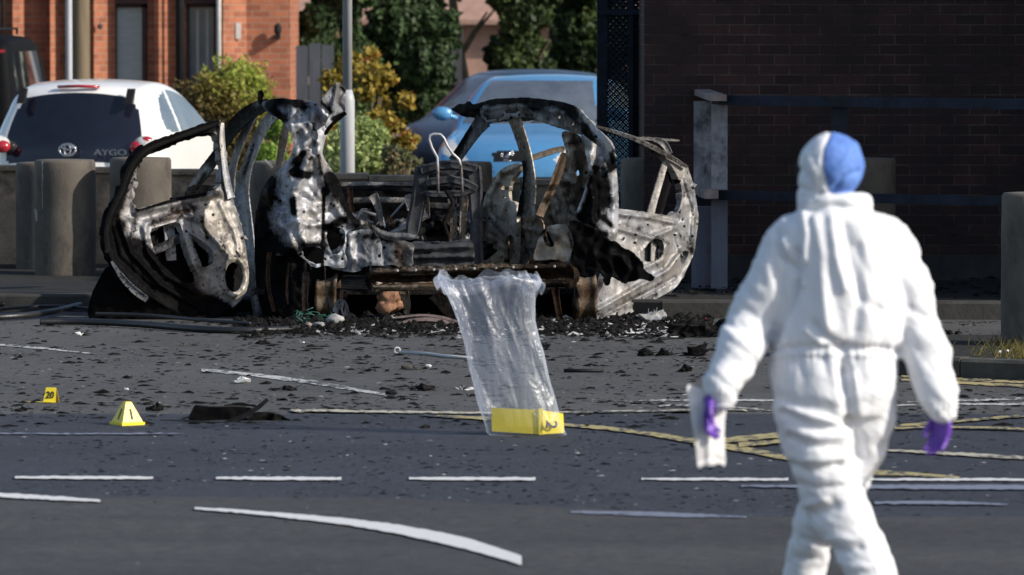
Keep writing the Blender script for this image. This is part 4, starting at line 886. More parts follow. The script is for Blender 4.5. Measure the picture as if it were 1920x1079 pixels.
panel('rear_quarter', [(668, 112), (700, 100), (740, 96), (800, 102), (852, 100), (900, 118), (935, 160), (968, 176), (950, 222), (930, 250), (918, 300), (916, 330), (950, 380), (984, 430), (1004, 490), (1032, 560), (1076, 606), (1050, 626), (1010, 636), (1014, 690), (1004, 730), (1040, 762), (1018, 780), (970, 786), (930, 770), (880, 786), (840, 742), (790, 716), (730, 740), (660, 700), (642, 620), (652, 540), (668, 470), (700, 420), (738, 386), (776, 352), (800, 300), (796, 250), (768, 206), (740, 178), (700, 160), (680, 140)], DQL, BL, det=(110, 30),
      holes=[[(928, 640), (962, 618), (1004, 622), (1012, 668), (996, 712), (962, 738), (944, 700)], [(826, 704), (872, 694), (918, 704), (922, 762), (880, 770), (842, 740)], [(876, 226), (890, 224), (900, 240), (898, 266), (882, 268), (874, 246)]], crop=C1, step=3.5, t=.012,
      soot=.20, sb=[([(690, 440), (655, 560), (655, 700)], 46, .95), ([(720, 690), (800, 730)], 34, .7), ([(720, 106), (840, 116)], 26, .55), ([(700, 130), (760, 180)], 24, .6), ([(922, 490), (916, 780)], 5, 1.2), ([(926, 476)], 15, 1.3), ([(946, 420), (952, 440)], 26, 1.2), ([(800, 396), (860, 408)], 13, 1.1), ([(836, 320), (800, 400)], 12, .8),
      ([(796, 510), (800, 560)], 12, 1.1), ([(986, 430), (1010, 520), (1060, 600)], 26, .9), ([(880, 200), (884, 280)], 8, .5), ([(840, 690), (930, 690)], 14, .6), ([(900, 330), (912, 400)], 10, .5), ([(1000, 590), (940, 620)], 16, .9), ([(850, 480), (940, 560)], 40, -.12), ([(720, 500), (780, 640)], 20, .12), ([(850, 150), (920, 180)], 20, .15), ([(640, 600), (700, 720)], 30, .4)],
      ridges=[([(860, 330), (836, 420), (800, 470), (812, 600), (850, 690)], 20, .07), ([(905, 330), (930, 430), (990, 560), (1060, 610)], 24, .07), ([(700, 470), (740, 600), (800, 690)], 22, .06), ([(840, 500), (900, 520), (960, 500)], 16, -.06), ([(880, 120), (870, 200), (900, 300)], 18, .05), ([(820, 240), (830, 330)], 14, -.05), ([(760, 580), (760, 680)], 12, -.03), ([(870, 610), (960, 600)], 12, .05)], edge=(6, .05), noi=.05, nsc=.03, kink=.05, jit=.9, **K)
panel('wheel_arch', [(650, 520), (640, 640), (642, 780), (652, 900), (690, 1012), (760, 1004), (860, 1010), (960, 992), (956, 880), (1010, 800), (1000, 760), (900, 770), (800, 720), (720, 700), (690, 600)], lambda A: DQL(A)+.15, BB, crop=C1, soot=1.0, sb=[([(840, 800), (830, 960)], 14, -.55), ([(770, 830), (760, 960)], 8, -.4), ([(900, 800), (920, 960)], 8, -.35)], ridges=[([(740, 700), (700, 860), (740, 1000)], 30, .08), ([(840, 780), (850, 980)], 14, .06)], kink=.08, jit=1.2, step=6, **K)
for pth, w_, so_ in [([(926, 780), (930, 860), (940, 940), (952, 985)], [6, 4, 6, 9], .5), ([(780, 760), (770, 860), (776, 930)], [8, 10, 7], .65), ([(700, 720), (690, 840), (720, 960)], [16, 14, 14], .8), ([(850, 800), (842, 900), (850, 970)], [26, 20, 30], .62)]:
    strip('hanging_strip', pth, w_, 38.95, BB, crop=C1, soot=so_, rust=.08, **K)
panel('roof_flap', [(906, 112), (938, 68), (974, 26), (996, 44), (1014, 70), (1004, 112), (1010, 150), (986, 168), (958, 190), (934, 222), (926, 206), (948, 160), (930, 134)], plane(599, 39.0, 650, 39.15), BL, crop=C1, soot=.36, sb=[([(906, 112), (950, 150)], 10, .6), ([(960, 180), (1010, 155)], 8, .9), ([(990, 50), (1010, 70)], 6, .4), ([(940, 60), (975, 40), (980, 90)], 18, .12)], ridges=[([(974, 30), (968, 90), (950, 150)], 8, .05), ([(1000, 60), (975, 110), (1005, 150)], 7, -.04)], kink=.06, step=3.6, **K)
strip('roof_flap_edge', [(1010, 156), (980, 178), (950, 206), (926, 244)], [12, 15, 14, 10], 38.95, BB, crop=C1, soot=.8, **K)
strip('melted_spike', [(664, 66), (668, 84), (660, 104), (672, 116)], [8, 24, 14, 30], 40.0, BB, crop=C1, soot=1, step=3, **K)
# left door with its parts
dl = panel('door', [(505, 178), (492, 196), (462, 206), (400, 222), (330, 246), (262, 266), (200, 290), (146, 332), (118, 390), (98, 460), (74, 520), (46, 580), (34, 630), (36, 680), (60, 750), (110, 810), (170, 870), (230, 905), (300, 950), (380, 985), (440, 1004), (500, 970), (562, 938), (604, 892), (622, 826), (612, 740), (596, 640), (574, 560), (552, 500), (530, 430), (516, 360), (514, 290), (508, 230)], DDoorL, M['Bl'], det=(110, 26),
      holes=[[(484, 228), (420, 240), (330, 266), (270, 290), (222, 310), (186, 336), (160, 390), (148, 450), (144, 505), (160, 552), (240, 524), (340, 494), (430, 480), (500, 462), (508, 420), (502, 350), (494, 280)],
             [(214, 628), (270, 610), (338, 592), (352, 640), (366, 700), (392, 770), (420, 820), (414, 848), (350, 842), (300, 800), (248, 752), (228, 690)],
             [(376, 640), (420, 668), (470, 704), (482, 744), (464, 772), (420, 786), (400, 730)],
             [(558+37*math.cos(q), 820+62*math.sin(q)) for q in np.linspace(0, 2*math.pi, 18)[:-1]],
             [(560, 706), (580, 722), (586, 740), (572, 738)], [(500, 706), (512, 686), (520, 690), (528, 712), (514, 708)], [(500, 668), (508, 672), (506, 684), (498, 680)]],
      crop=C1, t=.05, step=3.6, soot=.30,
      sb=[([(470, 204), (330, 244), (200, 290), (130, 370), (90, 500), (44, 610)], 26, 1.05), ([(40, 640), (70, 740), (200, 860), (330, 930), (440, 980)], 62, 1.1), ([(170, 700), (260, 800), (400, 900), (520, 950)], 34, .9), ([(110, 700), (200, 760)], 34, .5), ([(170, 545), (330, 498), (440, 484)], 12, .8), ([(230, 600), (320, 560), (400, 540)], 16, .35), ([(160, 400), (150, 480)], 12, -.35), ([(120, 570), (200, 640)], 34, -.06), ([(470, 520), (560, 560), (600, 760)], 40, -.16), ([(420, 880), (560, 930)], 20, -.2), ([(560, 880), (600, 860)], 24, -.3), ([(430, 580), (450, 660)], 10, .4), ([(340, 770), (400, 830)], 22, .3)],
      rb=[([(400, 800), (440, 870)], 30, .5), ([(300, 590), (420, 560)], 30, .3)],
      ridges=[([(160, 560), (330, 520), (500, 480)], 12, .05), ([(210, 600), (340, 566), (420, 590), (500, 690), (540, 740)], 10, .035), ([(196, 620), (210, 720), (280, 810), (380, 870), (480, 900)], 11, .05), ([(100, 600), (140, 720), (260, 850), (440, 960)], 10, .05), ([(60, 620), (90, 740), (230, 870)], 8, -.03), ([(500, 520), (560, 640), (590, 760)], 8, .025)] + [([(558+50*math.cos(q), 820+76*math.sin(q)) for q in np.linspace(0, 6.28, 16)], 8, .04)], edge=(3.5, -.03, 1), noi=.02, kink=.03, **K)
del K
def sub(fn, name, *a, par=None, **k): return fn(name, *a, parent=par, **k)
strip('window_frame', [(512, 196), (510, 260), (518, 340), (530, 430), (548, 500)], [10, 22, 22, 26, 30], lambda A: DDoorL(A)-.03, BL, dl, crop=C1, soot=.26)
strip('window_seal', [(500, 190), (460, 206), (390, 230), (320, 254), (250, 280), (190, 310), (140, 380), (110, 470), (70, 550), (44, 620), (54, 720)], [10, 24, 26, 26, 26, 30, 32, 30, 30, 30, 36], lambda A: DDoorL(A)-.05, BB, dl, crop=C1, soot=.9, jit=.9)
strip('door_bar', [(236, 712), (290, 690), (356, 652)], [30, 34, 34], lambda A: DDoorL(A)+.05, BD_, dl, crop=C1, soot=.6)
strip('window_runner', [(346, 586), (366, 650), (396, 730), (430, 810), (452, 856)], [30, 30, 28, 26, 16], lambda A: DDoorL(A)+.03, BL, dl, crop=C1, soot=.42, rust=.3)
strip('window_runner', [(296, 610), (302, 680), (306, 752)], [44, 40, 36], lambda A: DDoorL(A)+.12, BL, dl, crop=C1, soot=.3, rust=.2)
panel('door_skin', [(206, 615), (345, 580), (480, 690), (500, 780), (470, 880), (340, 860), (240, 770)], lambda A: DDoorL(A)+.16, BB, dl, crop=C1, soot=.78, kink=.06)
for x, y in ((440, 742), (395, 760), (420, 800), (320, 800), (360, 822)):
    panel('latch_piece', [(x-22, y-14), (x+16, y-18), (x+24, y+8), (x-8, y+20)], 39.66, BD_, dl, crop=C1, soot=rr.uniform(.3, .7), rust=.4, kink=.04, step=3)
panel('speaker_void', [(558+34*math.cos(q), 820+60*math.sin(q)) for q in np.linspace(0, 2*math.pi, 14)[:-1]], lambda A: DDoorL(A)+.12, BB, dl, crop=C1, soot=1)
K = dict(parent=wk)
panel('outer_skin', [(0, 850), (46, 766), (90, 800), (200, 880), (300, 950), (440, 1010), (300, 1004), (120, 1000), (0, 990), (-40, 985), (-20, 890)], lambda A: 39.25+0*A[:, 0], BB, crop=C1, soot=1.0, sb=[([(60, 790), (130, 850), (205, 912)], 12, -.6)], kink=.05, **K)
strip('sill_edge', [(62, 756), (110, 830), (160, 880), (206, 912)], [6, 20, 26, 22], 39.1, BL, crop=C1, soot=.50, **K)
panel('sill', [(430, 1000), (520, 950), (600, 900), (690, 960), (700, 1010), (560, 1012)], 39.6, BB, crop=C1, soot=.92, kink=.04, **K)
strip('sill_patch', [(640, 880), (648, 930), (660, 1000)], [30, 34, 36], 39.4, BD_, crop=C1, soot=.42, **K)

# middle: inner wing sheet, seat frame, bumper beam
panel('inner_wing', [(84, 655), (140, 630), (210, 622), (262, 648), (330, 668), (388, 690), (372, 730), (378, 776), (340, 792), (300, 768), (262, 774), (180, 772), (158, 802), (60, 792), (20, 770), (30, 720), (80, 700)], 39.15, M['B'], crop=C2, det=(40, 8), soot=.34, sb=[([(120, 690), (150, 740)], 20, -.2), ([(180, 655), (300, 670)], 12, .35), ([(320, 700), (330, 780)], 22, .35), ([(60, 640), (90, 680)], 14, .5)], rb=[([(330, 690), (340, 790)], 30, .4)], ridges=[([(120, 650), (130, 780)], 12, .04), ([(250, 660), (260, 770)], 10, -.03)], kink=.05, step=4.5, **K)
panel('curled_sheet', [(206, 602), (232, 622), (280, 640), (340, 640), (392, 650), (408, 662), (350, 672), (290, 674), (246, 662), (216, 636)], 38.98, BD_, crop=C2, soot=.38, edge=(4, .04), step=3.6, **K)
seat = panel('seat_pan', [(372, 692), (400, 688), (520, 686), (610, 672), (624, 690), (628, 768), (560, 776), (440, 778), (366, 776)], 39.3, M['seatm'], crop=C2, soot=.55, ridges=[([(380, 706), (610, 696)], 7, .04), ([(376, 740), (620, 736)], 6, .04), ([(376, 760), (620, 758)], 5, -.03)], holes=[[(416, 716), (450, 714), (450, 726), (416, 728)], [(540, 708), (570, 704), (572, 714), (542, 718)]], t=.03, step=4, **K)
for pth, w_ in [([(416, 376), (410, 440), (398, 520), (380, 600), (374, 650)], [44, 44, 40, 42, 40]), ([(620, 372), (628, 440), (630, 540), (634, 620), (630, 700), (634, 790)], [44, 44, 34, 30, 36, 40])]:
    strip('side_member', pth, w_, 39.45, M['seatm'], seat, crop=C2, soot=.52, t=.04)
for pth, w_ in [([(410, 392), (470, 370), (560, 366), (630, 384)], [22, 24, 24, 22]), ([(430, 440), (480, 432), (524, 424), (580, 436), (632, 462)], [22, 20, 22, 22, 22]), ([(430, 486), (500, 488), (570, 484), (628, 466)], [14, 16, 16, 14]), ([(372, 690), (480, 688), (610, 678)], [12, 12, 12])]:
    strip('cross_member', pth, w_, 39.42, M['seatm'], seat, crop=C2, soot=.56, t=.03)
panel('back_plate', [(430, 388), (486, 378), (600, 382), (612, 430), (560, 420), (480, 426), (434, 432)], 39.5, M['seatm'], seat, crop=C2, holes=[[(494, 386), (508, 386), (508, 404), (494, 404)], [(524, 384), (548, 384), (548, 402), (524, 402)], [(566, 388), (582, 390), (582, 406), (566, 404)]], soot=.55, step=4)
b = MB(); q = lambda x, y: P(600+x/2.158, 140+y/2.158, 39.38)
pts = [q(478, 478), q(477, 400), q(474, 336), q(452, 296), q(441, 262), q(446, 245), q(462, 241), q(488, 243), q(500, 256), q(516, 290), q(536, 320), q(562, 344), q(570, 370), q(574, 430), q(575, 478)]
b.tube([Vector(v) for v in pts], .0105, 8); V = b.V; mk('headrest_wire', V, b.F, BL, seat, True, attrs={'soot': [.0 if v[2] > q(0, 350).z else .4 for v in V], 'rust': [.35]*len(V)})
strip('seat_post', [(590, 480), (584, 560), (580, 640), (582, 684)], [22, 20, 16, 14], 40.0, BW, crop=C2, soot=.3, rust=.6, **K)
strip('seat_post', [(534, 440), (548, 520), (545, 660)], [16, 14, 12], 40.3, BD_, crop=C2, soot=.6, **K)
b = MB(); b.tube([q(510, 470), q(540, 520), q(520, 560), q(500, 600), q(520, 660)], .014, 6); b.build('burnt_wire', M['char'], wk, True)
panel('bumper_beam', [(692, 512), (700, 506), (800, 504), (900, 503), (1000, 499), (1072, 494), (1077, 512), (1075, 532), (1000, 539), (880, 545), (780, 545), (704, 543), (694, 530)], lambda A: 38.7+.0*A[:, 0], BW, soot=.60, rust=.15, sb=[([(700, 540), (900, 542)], 5, -.25), ([(1000, 510), (1074, 510)], 16, .4), ([(700, 525), (1070, 520)], 8, .4)], rb=[([(780, 541), (1000, 537)], 8, .8)], ridges=[([(700, 510), (1070, 500)], 4, .05), ([(700, 526), (1070, 518)], 7, -.06), ([(700, 538), (1070, 530)], 4, .05)], t=.05, step=4.5, kink=.02, **K)
for k in range(9):
    p = P(742+k*37+rr.uniform(-4, 4), 508-k*1.0, 38.63); b = MB(); b.lump((p.x, p.y, p.z), .011, .1, k, 1); b.build('bolt', M['ash'], wk)
panel('underbody', [(560, 540), (700, 536), (1080, 530), (1084, 596), (900, 600), (560, 600)], 39.6, BB, soot=1, kink=.08, step=9, **K)  # black sheet put in for the shaded void under the car
for pth, w_, so_, m_ in [([(830, 545), (850, 580), (866, 600)], [60, 40, 20], .62, BD_), ([(756, 545), (764, 570), (762, 590)], [20, 12, 8], .5, BW), ([(644, 545), (640, 580), (636, 604)], [14, 10, 12], .7, BD_), ([(1010, 540), (990, 560), (960, 575)], [10, 7, 6], .6, BW), ([(1040, 540), (1046, 580), (1050, 600)], [14, 10, 10], .8, BB), ([(628, 586), (640, 560), (652, 600)], [10, 14, 12], .4, BL)]:
    strip('hanging_strip', pth, w_, 38.9, m_, soot=so_, rust=.2, **K)
# bare wheels, edge on
def barewheel(px, py, D, r, wd, yaw):
    c = P(px, py, D); b = MB(); V = []; prof = [(.02, -.5), (.55, -.46), (.62, -.2), (.92, -.42), (1, -.5), (1, -.36), (.93, -.28), (.84, 0), (.93, .28), (1, .36), (1, .5), (.9, .46), (.6, .1), (.02, .05)]
    n = 32
    for rr_, u in prof:
        for k in range(n):
            th = 2*math.pi*k/n; x = u*wd; y = rr_*r*math.cos(th); z = rr_*r*math.sin(th); V.append((c.x+x*math.cos(yaw)-y*math.sin(yaw), c.y+x*math.sin(yaw)+y*math.cos(yaw), max(.005, c.z+z)))
    F = [(i*n+k, i*n+(k+1) % n, (i+1)*n+(k+1) % n, (i+1)*n+k) for i in range(len(prof)-1) for k in range(n)]
    return mk('wheel', V, F, BW, wk, True, attrs={'soot': [.62+.2*math.sin(v[2]*40) for v in V], 'rust': [.5]*len(V)})
barewheel(1096, 562, 39.25, .175, .15, R(4)); barewheel(615, 560, 39.3, .18, .15, R(-4))

# right flank ------------------------------------------------------
panel('roof_rail', [(525, 140), (548, 130), (560, 118), (584, 122), (600, 104), (618, 122), (636, 118), (700, 98), (760, 96), (830, 92), (863, 96), (863, 190), (800, 186), (760, 190), (700, 196), (660, 190), (640, 178), (606, 174), (580, 172), (556, 156)], DR, BD_, crop=C2, det=(20, 4), soot=.55, sb=[([(540, 140), (630, 150)], 34, .6), ([(640, 112), (863, 100)], 11, .7), ([(650, 160), (760, 150)], 16, -.12)], edge=(4, .03), kink=.05, jit=1.3, step=4.2, **K)
panel('roof_rail', [(0, 88), (60, 84), (100, 78), (170, 72), (240, 76), (318, 86), (360, 96), (400, 116), (440, 160), (480, 200), (520, 244), (548, 290), (544, 350), (500, 330), (460, 280), (440, 240), (400, 220), (350, 204), (300, 190), (240, 168), (170, 158), (100, 160), (50, 176), (0, 196)], DR, BD_, crop=C3, det=(60, 18), soot=.34, holes=[[(318, 144), (326, 142), (324, 160), (316, 162)], [(372, 170), (382, 166), (380, 184), (372, 186)], [(408, 262), (416, 256), (418, 282), (410, 286)]],
      sb=[([(0, 90), (170, 78), (330, 92)], 14, .75), ([(330, 96), (390, 140)], 20, .7), ([(200, 110), (240, 112)], 12, .6), ([(410, 130), (470, 200), (540, 300)], 17, -.55), ([(430, 200), (450, 250)], 16, .9), ([(60, 130), (160, 120)], 18, -.12), ([(470, 270), (510, 310)], 14, -.45), ([(530, 300), (548, 350)], 12, .8)], ridges=[([(20, 120), (160, 104), (320, 130), (420, 200)], 9, .03), ([(0, 180), (160, 145), (320, 190)], 6, .03)], edge=(3.5, .03), kink=.045, jit=1.1, step=4.2, t=.02, **K)
strip('pillar', [(660, 186), (622, 232), (584, 288), (556, 330), (536, 352)], [70, 54, 46, 44, 40], DR, BD_, crop=C2, soot=.52, sb=[([(600, 220), (550, 320)], 12, .5), ([(650, 200), (590, 300)], 8, -.15)], **K)
strip('pillar', [(138, 156), (160, 220), (182, 290), (196, 360), (198, 440), (188, 500), (184, 556)], [54, 46, 44, 44, 56, 66, 78], lambda A: DR(A)-.05, BW, crop=C3, soot=.50, sb=[([(166, 170), (200, 260), (214, 360), (218, 540)], 9, -.28), ([(176, 340), (160, 540)], 14, .35)], ridges=[([(170, 200), (200, 340), (200, 550)], 6, .03)], **K)
panel('inner_door_frame', [(166, 332), (120, 344), (84, 362), (50, 410), (22, 460), (8, 520), (4, 600), (6, 700), (14, 772), (140, 776), (150, 700), (150, 600), (148, 540), (150, 500), (118, 486), (116, 440), (130, 400), (162, 368)], lambda A: DR(A)+.02, BW, crop=C3, det=(40, 12), soot=.24, rust=.3, holes=[[(84, 426), (102, 424), (102, 444), (84, 446)], [(90, 470), (104, 470), (104, 480), (90, 480)], [(100, 640), (130, 620), (140, 690), (112, 760), (96, 740)]], sb=[([(20, 520), (30, 560)], 14, .3), ([(60, 400), (100, 350)], 12, .15), ([(130, 500), (140, 560)], 22, -.25), ([(20, 760), (140, 770)], 12, .5)], ridges=[([(160, 345), (90, 380), (44, 460), (30, 560), (32, 760)], 8, .04), ([(110, 490), (80, 560)], 8, .03)], rb=[([(20, 580), (30, 760)], 20, .5)], kink=.04, step=4, t=.03, **K)
strip('pillar', [(205, 318), (260, 300), (300, 286), (342, 278)], [20, 22, 22, 20], 40.7, BW, crop=C3, soot=.34, rust=.6, jit=.9, **K)
strip('pillar', [(352, 300), (330, 360), (304, 430), (276, 500), (254, 556)], [44, 48, 50, 56, 60], 40.0, BW, crop=C3, soot=.40, rust=.75, jit=1.0, sb=[([(340, 300), (270, 500)], 7, .4)], **K)
panel('inner_rear_pillar', [(326, 214), (352, 204), (400, 222), (420, 260), (434, 330), (444, 380), (420, 450), (400, 530), (380, 570), (330, 590), (280, 600), (250, 580), (270, 520), (330, 400), (350, 330), (344, 270)], lambda A: DR(A)+.10, BW, crop=C3, det=(40, 8), soot=.44, rust=.3, sb=[([(400, 300), (400, 500)], 20, .4), ([(340, 240), (360, 300)], 12, -.2), ([(360, 400), (376, 416)], 14, -.3)], holes=[[(386, 370), (398, 362), (402, 386), (390, 392)]], kink=.08, step=4.5, **K)
panel('rear_quarter', [(404, 216), (440, 240), (480, 270), (520, 290), (548, 300), (552, 360), (560, 430), (562, 520), (560, 610), (546, 660), (516, 650), (500, 620), (470, 600), (430, 590), (384, 560), (396, 520), (420, 460), (440, 390), (436, 330), (420, 270)], DQR, BL, crop=C3, det=(60, 10), soot=.30,
      sb=[([(460, 400), (470, 470), (440, 560)], 36, 1.1), ([(430, 300), (452, 380), (400, 520)], 12, -.5), ([(520, 330), (530, 360)], 12, .8), ([(510, 420), (512, 500)], 12, .9), ([(480, 300), (512, 320)], 24, -.3), ([(546, 380), (550, 600)], 12, -.35), ([(470, 250), (500, 290)], 14, -.3), ([(540, 300), (548, 350)], 8, .9), ([(500, 560), (530, 590)], 10, .7), ([(420, 600), (500, 630)], 18, .8), ([(460, 475)], 5, -1.5)],
      ridges=[([(440, 300), (450, 390), (400, 540)], 12, .07), ([(500, 320), (540, 440), (545, 620)], 14, .06), ([(470, 420), (470, 560)], 14, -.06)], edge=(4, .03), kink=.07, noi=.04, step=4, **K)
panel('wheel_housing', [(72, 562), (120, 548), (240, 552), (262, 590), (250, 640), (214, 700), (180, 764), (140, 776), (118, 740), (124, 660), (100, 610)], lambda A: DR(A)+.12, BW, crop=C3, det=(30, 6), soot=.38, rust=.35, ridges=[([(100, 580), (180, 600), (250, 620)], 9, .05), ([(200, 620), (160, 760)], 8, -.04)], kink=.07, step=4.5, **K)
panel('torn_liner', [(236, 640), (262, 596), (330, 580), (360, 600), (378, 660), (374, 700), (352, 740), (300, 724), (240, 732), (214, 728), (224, 690)], 39.4, BW, crop=C3, soot=.06, rust=.25, holes=[[(252, 624), (276, 612), (296, 628), (322, 626), (306, 646), (304, 668), (288, 680), (262, 668)]], sb=[([(262, 620), (310, 640)], 16, .6), ([(232, 640), (260, 600)], 8, .6), ([(360, 620), (376, 680)], 8, .5)], rb=[([(230, 700), (340, 720)], 30, .7)], kink=.06, step=3.6, jit=1.0, **K)
panel('melted_bumper', [(352, 566), (400, 572), (446, 600), (490, 610), (512, 650), (548, 652), (576, 684), (610, 694), (634, 724), (662, 744), (664, 770), (704, 792), (694, 812), (650, 802), (610, 818), (576, 826), (556, 800), (530, 794), (524, 836), (502, 830), (500, 780), (470, 770), (450, 800), (420, 790), (372, 792), (362, 720), (384, 660)], 38.85, M['Bb'], crop=C3, soot=1.05, sb=[([(470, 770), (440, 760)], 12, -.55), ([(560, 660), (580, 690)], 8, -.3)], kink=.14, noi=.06, jit=1.6, step=4.5, t=.02, **K)
panel('liner', [(230, 730), (370, 735), (376, 830), (240, 820)], 39.5, BB, crop=C3, soot=.95, kink=.08, **K)
panel('boot_side', [(110, 560), (120, 780), (230, 790), (300, 700), (240, 560)], 40.45, BW, crop=C3, det=(30, 4), soot=.50, kink=.08, **K)
# right door
drr = panel('door', [(548, 520), (600, 526), (700, 540), (790, 556), (816, 500), (818, 440), (800, 390), (770, 340), (740, 300), (640, 240), (560, 214), (468, 190), (480, 186), (560, 206), (640, 232), (740, 282), (840, 344), (846, 370), (864, 420), (876, 490), (886, 560), (876, 630), (868, 700), (840, 760), (806, 826), (780, 850), (700, 894), (600, 950), (524, 1002), (486, 992), (470, 980), (470, 880), (500, 830), (530, 700), (552, 610)], DDoorR, M['Br'], crop=C3, det=(90, 24), t=.05, step=3.6, soot=.24,
      holes=[[(690, 650), (716, 640), (742, 654), (746, 690), (728, 724), (700, 738), (668, 736), (640, 700), (660, 690)], [(814, 694), (836, 690), (848, 700), (828, 740), (816, 750), (808, 720)], [(620, 654), (634, 654), (632, 664), (620, 664)], [(782, 622), (796, 624), (794, 634), (782, 632)], [(802, 532), (812, 532), (812, 542), (802, 540)], [(674, 582), (684, 582), (684, 592), (674, 590)]],
      sb=[([(480, 190), (640, 236), (820, 340)], 16, .3), ([(560, 560), (700, 590)], 30, -.06), ([(560, 640), (640, 690)], 26, -.2), ([(800, 480), (860, 600)], 24, -.12), ([(560, 870), (700, 830), (800, 720)], 10, -.15), ([(480, 960), (700, 880)], 8, .25), ([(500, 760), (560, 860)], 20, -.18), ([(720, 640), (760, 660)], 10, .3), ([(480, 900), (500, 980)], 14, .15), ([(600, 590), (720, 640)], 10, .2), ([(870, 560), (860, 700)], 8, .35), ([(520, 930), (620, 880), (740, 820)], 9, .22)],
      rb=[([(560, 860), (600, 850)], 16, .5), ([(700, 830), (800, 760)], 20, .25)],
      ridges=[([(552, 540), (700, 560), (790, 580)], 9, .05), ([(556, 600), (690, 640), (740, 620), (790, 600)], 9, .045), ([(756, 660), (740, 730), (670, 760), (600, 770)], 10, .05), ([(480, 930), (620, 850), (760, 770), (820, 690)], 9, .06), ([(486, 960), (640, 880), (790, 800)], 6, -.05), ([(830, 400), (866, 520), (858, 660)], 6, .04), ([(800, 560), (780, 640), (800, 700)], 8, -.03)], edge=(3, -.025, 1), kink=.03, **K)
strip('window_frame', [(468, 186), (560, 216), (640, 246), (740, 296), (842, 352)], [8, 12, 14, 14, 10], lambda A: DDoorR(A)-.05, BD_, drr, crop=C3, soot=.55)
strip('window_frame', [(600, 234), (700, 240), (808, 246)], [6, 12, 6], 40.3, BL, drr, crop=C3, soot=.26, rust=.2)
strip('window_frame', [(700, 240), (744, 254), (770, 300)], [10, 26, 16], 40.28, BL, drr, crop=C3, soot=.4)
strip('window_divider', [(752, 330), (732, 400), (708, 480), (690, 548)], [20, 24, 26, 30], lambda A: DDoorR(A)+.04, BL, drr, crop=C3, soot=.30)
strip('window_divider', [(780, 330), (764, 400), (738, 480), (722, 552)], [24, 34, 34, 26], lambda A: DDoorR(A)+.08, BB, drr, crop=C3, soot=.9)
panel('door_skin', [(600, 620), (760, 620), (770, 740), (640, 770), (560, 760)], lambda A: DDoorR(A)+.14, M['Br'], drr, crop=C3, soot=.34)
strip('door_bar', [(704, 640), (702, 735)], [22, 20], lambda A: DDoorR(A)+.07, BL, drr, crop=C3, soot=.32)
# ---------------------------------------------------------------- evidence markers
def yellow_pyramid(px, py, s, label, rz):
    g = G(px, py); root = thing('evidence_marker', tuple(g), label, 'evidence marker')
    Tm = Matrix.Translation(g) @ Matrix.Rotation(rz, 4, 'Z')
    def ring(h, z): return [Tm @ Vector((x*h, y*h, z)) for x, y in ((-1, -1), (1, -1), (1, 1), (-1, 1))]
    V = ring(s*.50, 0)+ring(s*.50, s*.135)+ring(s*.44, s*.15)+ring(s*.125, s*.90)+ring(s*.11, s*.92)
    F = [(i*4+k, i*4+(k+1) % 4, (i+1)*4+(k+1) % 4, (i+1)*4+k) for i in range(4) for k in range(4)]+[(16, 17, 18, 19), (3, 2, 1, 0)]
    mk('body', V, F, M['ymark'], root)
    tilt = math.atan2(s*.315, s*.75)
    for ang in (0, -math.pi/2):
        m_ = Tm @ Matrix.Rotation(ang, 4, 'Z') @ Matrix.Translation(Vector((0, -s*.325, s*.42))) @ Matrix.Rotation(math.pi/2-tilt, 4, 'X')
        text_mesh('number', '1', s*.62, M['ink'], root, .0008, m_, 1.25, .0015)
    return root
yellow_pyramid(238.5, 798, .134, 'yellow pyramid evidence marker numbered 1 on two faces, before the black panel', R(33))
# folded card marker 20
g = G(96, 755); root = thing('evidence_marker', tuple(g), 'small folded yellow evidence marker numbered 20', 'evidence marker')
Tm = Matrix.Translation(g) @ Matrix.Rotation(R(-14), 4, 'Z')
def slab(T_, pts, th):
    """thin slab from four corner points"""
    p = [Vector(q) for q in pts]; n = (p[1]-p[0]).cross(p[3]-p[0]).normalized()*th; V = [T_ @ q for q in p]+[T_ @ (q+n) for q in p]
    return V, [(0,1,2,3),(7,6,5,4),(0,4,5,1),(1,5,6,2),(2,6,7,3),(3,7,4,0)]
wq, hq, dq = .036, .082, .034
b = MB(); b.add(*slab(Tm, [(-wq, -dq, .002), (wq, -dq, .002), (wq*.8, -.001, hq), (-wq*.8, -.001, hq)], -.0022)); b.build('front_leaf', M['ymark'], root)
b = MB(); b.add(*slab(Tm, [(-wq, dq, .002), (wq, dq, .002), (wq*.8, .001, hq), (-wq*.8, .001, hq)], .0022)); b.build('back_leaf', M['yorange'], root)
b = MB(); b.add(*slab(Tm, [(-wq-.10, -dq-.02, .004), (wq*.6, -dq-.02, .004), (wq*.6, -dq, .004), (-wq-.06, -dq, .004)], .002)); b.build('foot_flap', M['ymark'], root)
m_ = Tm @ Matrix.Translation(Vector((0, -dq*.52-.0035, hq*.50))) @ Matrix.Rotation(math.pi/2-math.atan2(dq, hq), 4, 'X')
text_mesh('number', '20', .056, M['ink'], root, .0006, m_, .85, .0007)

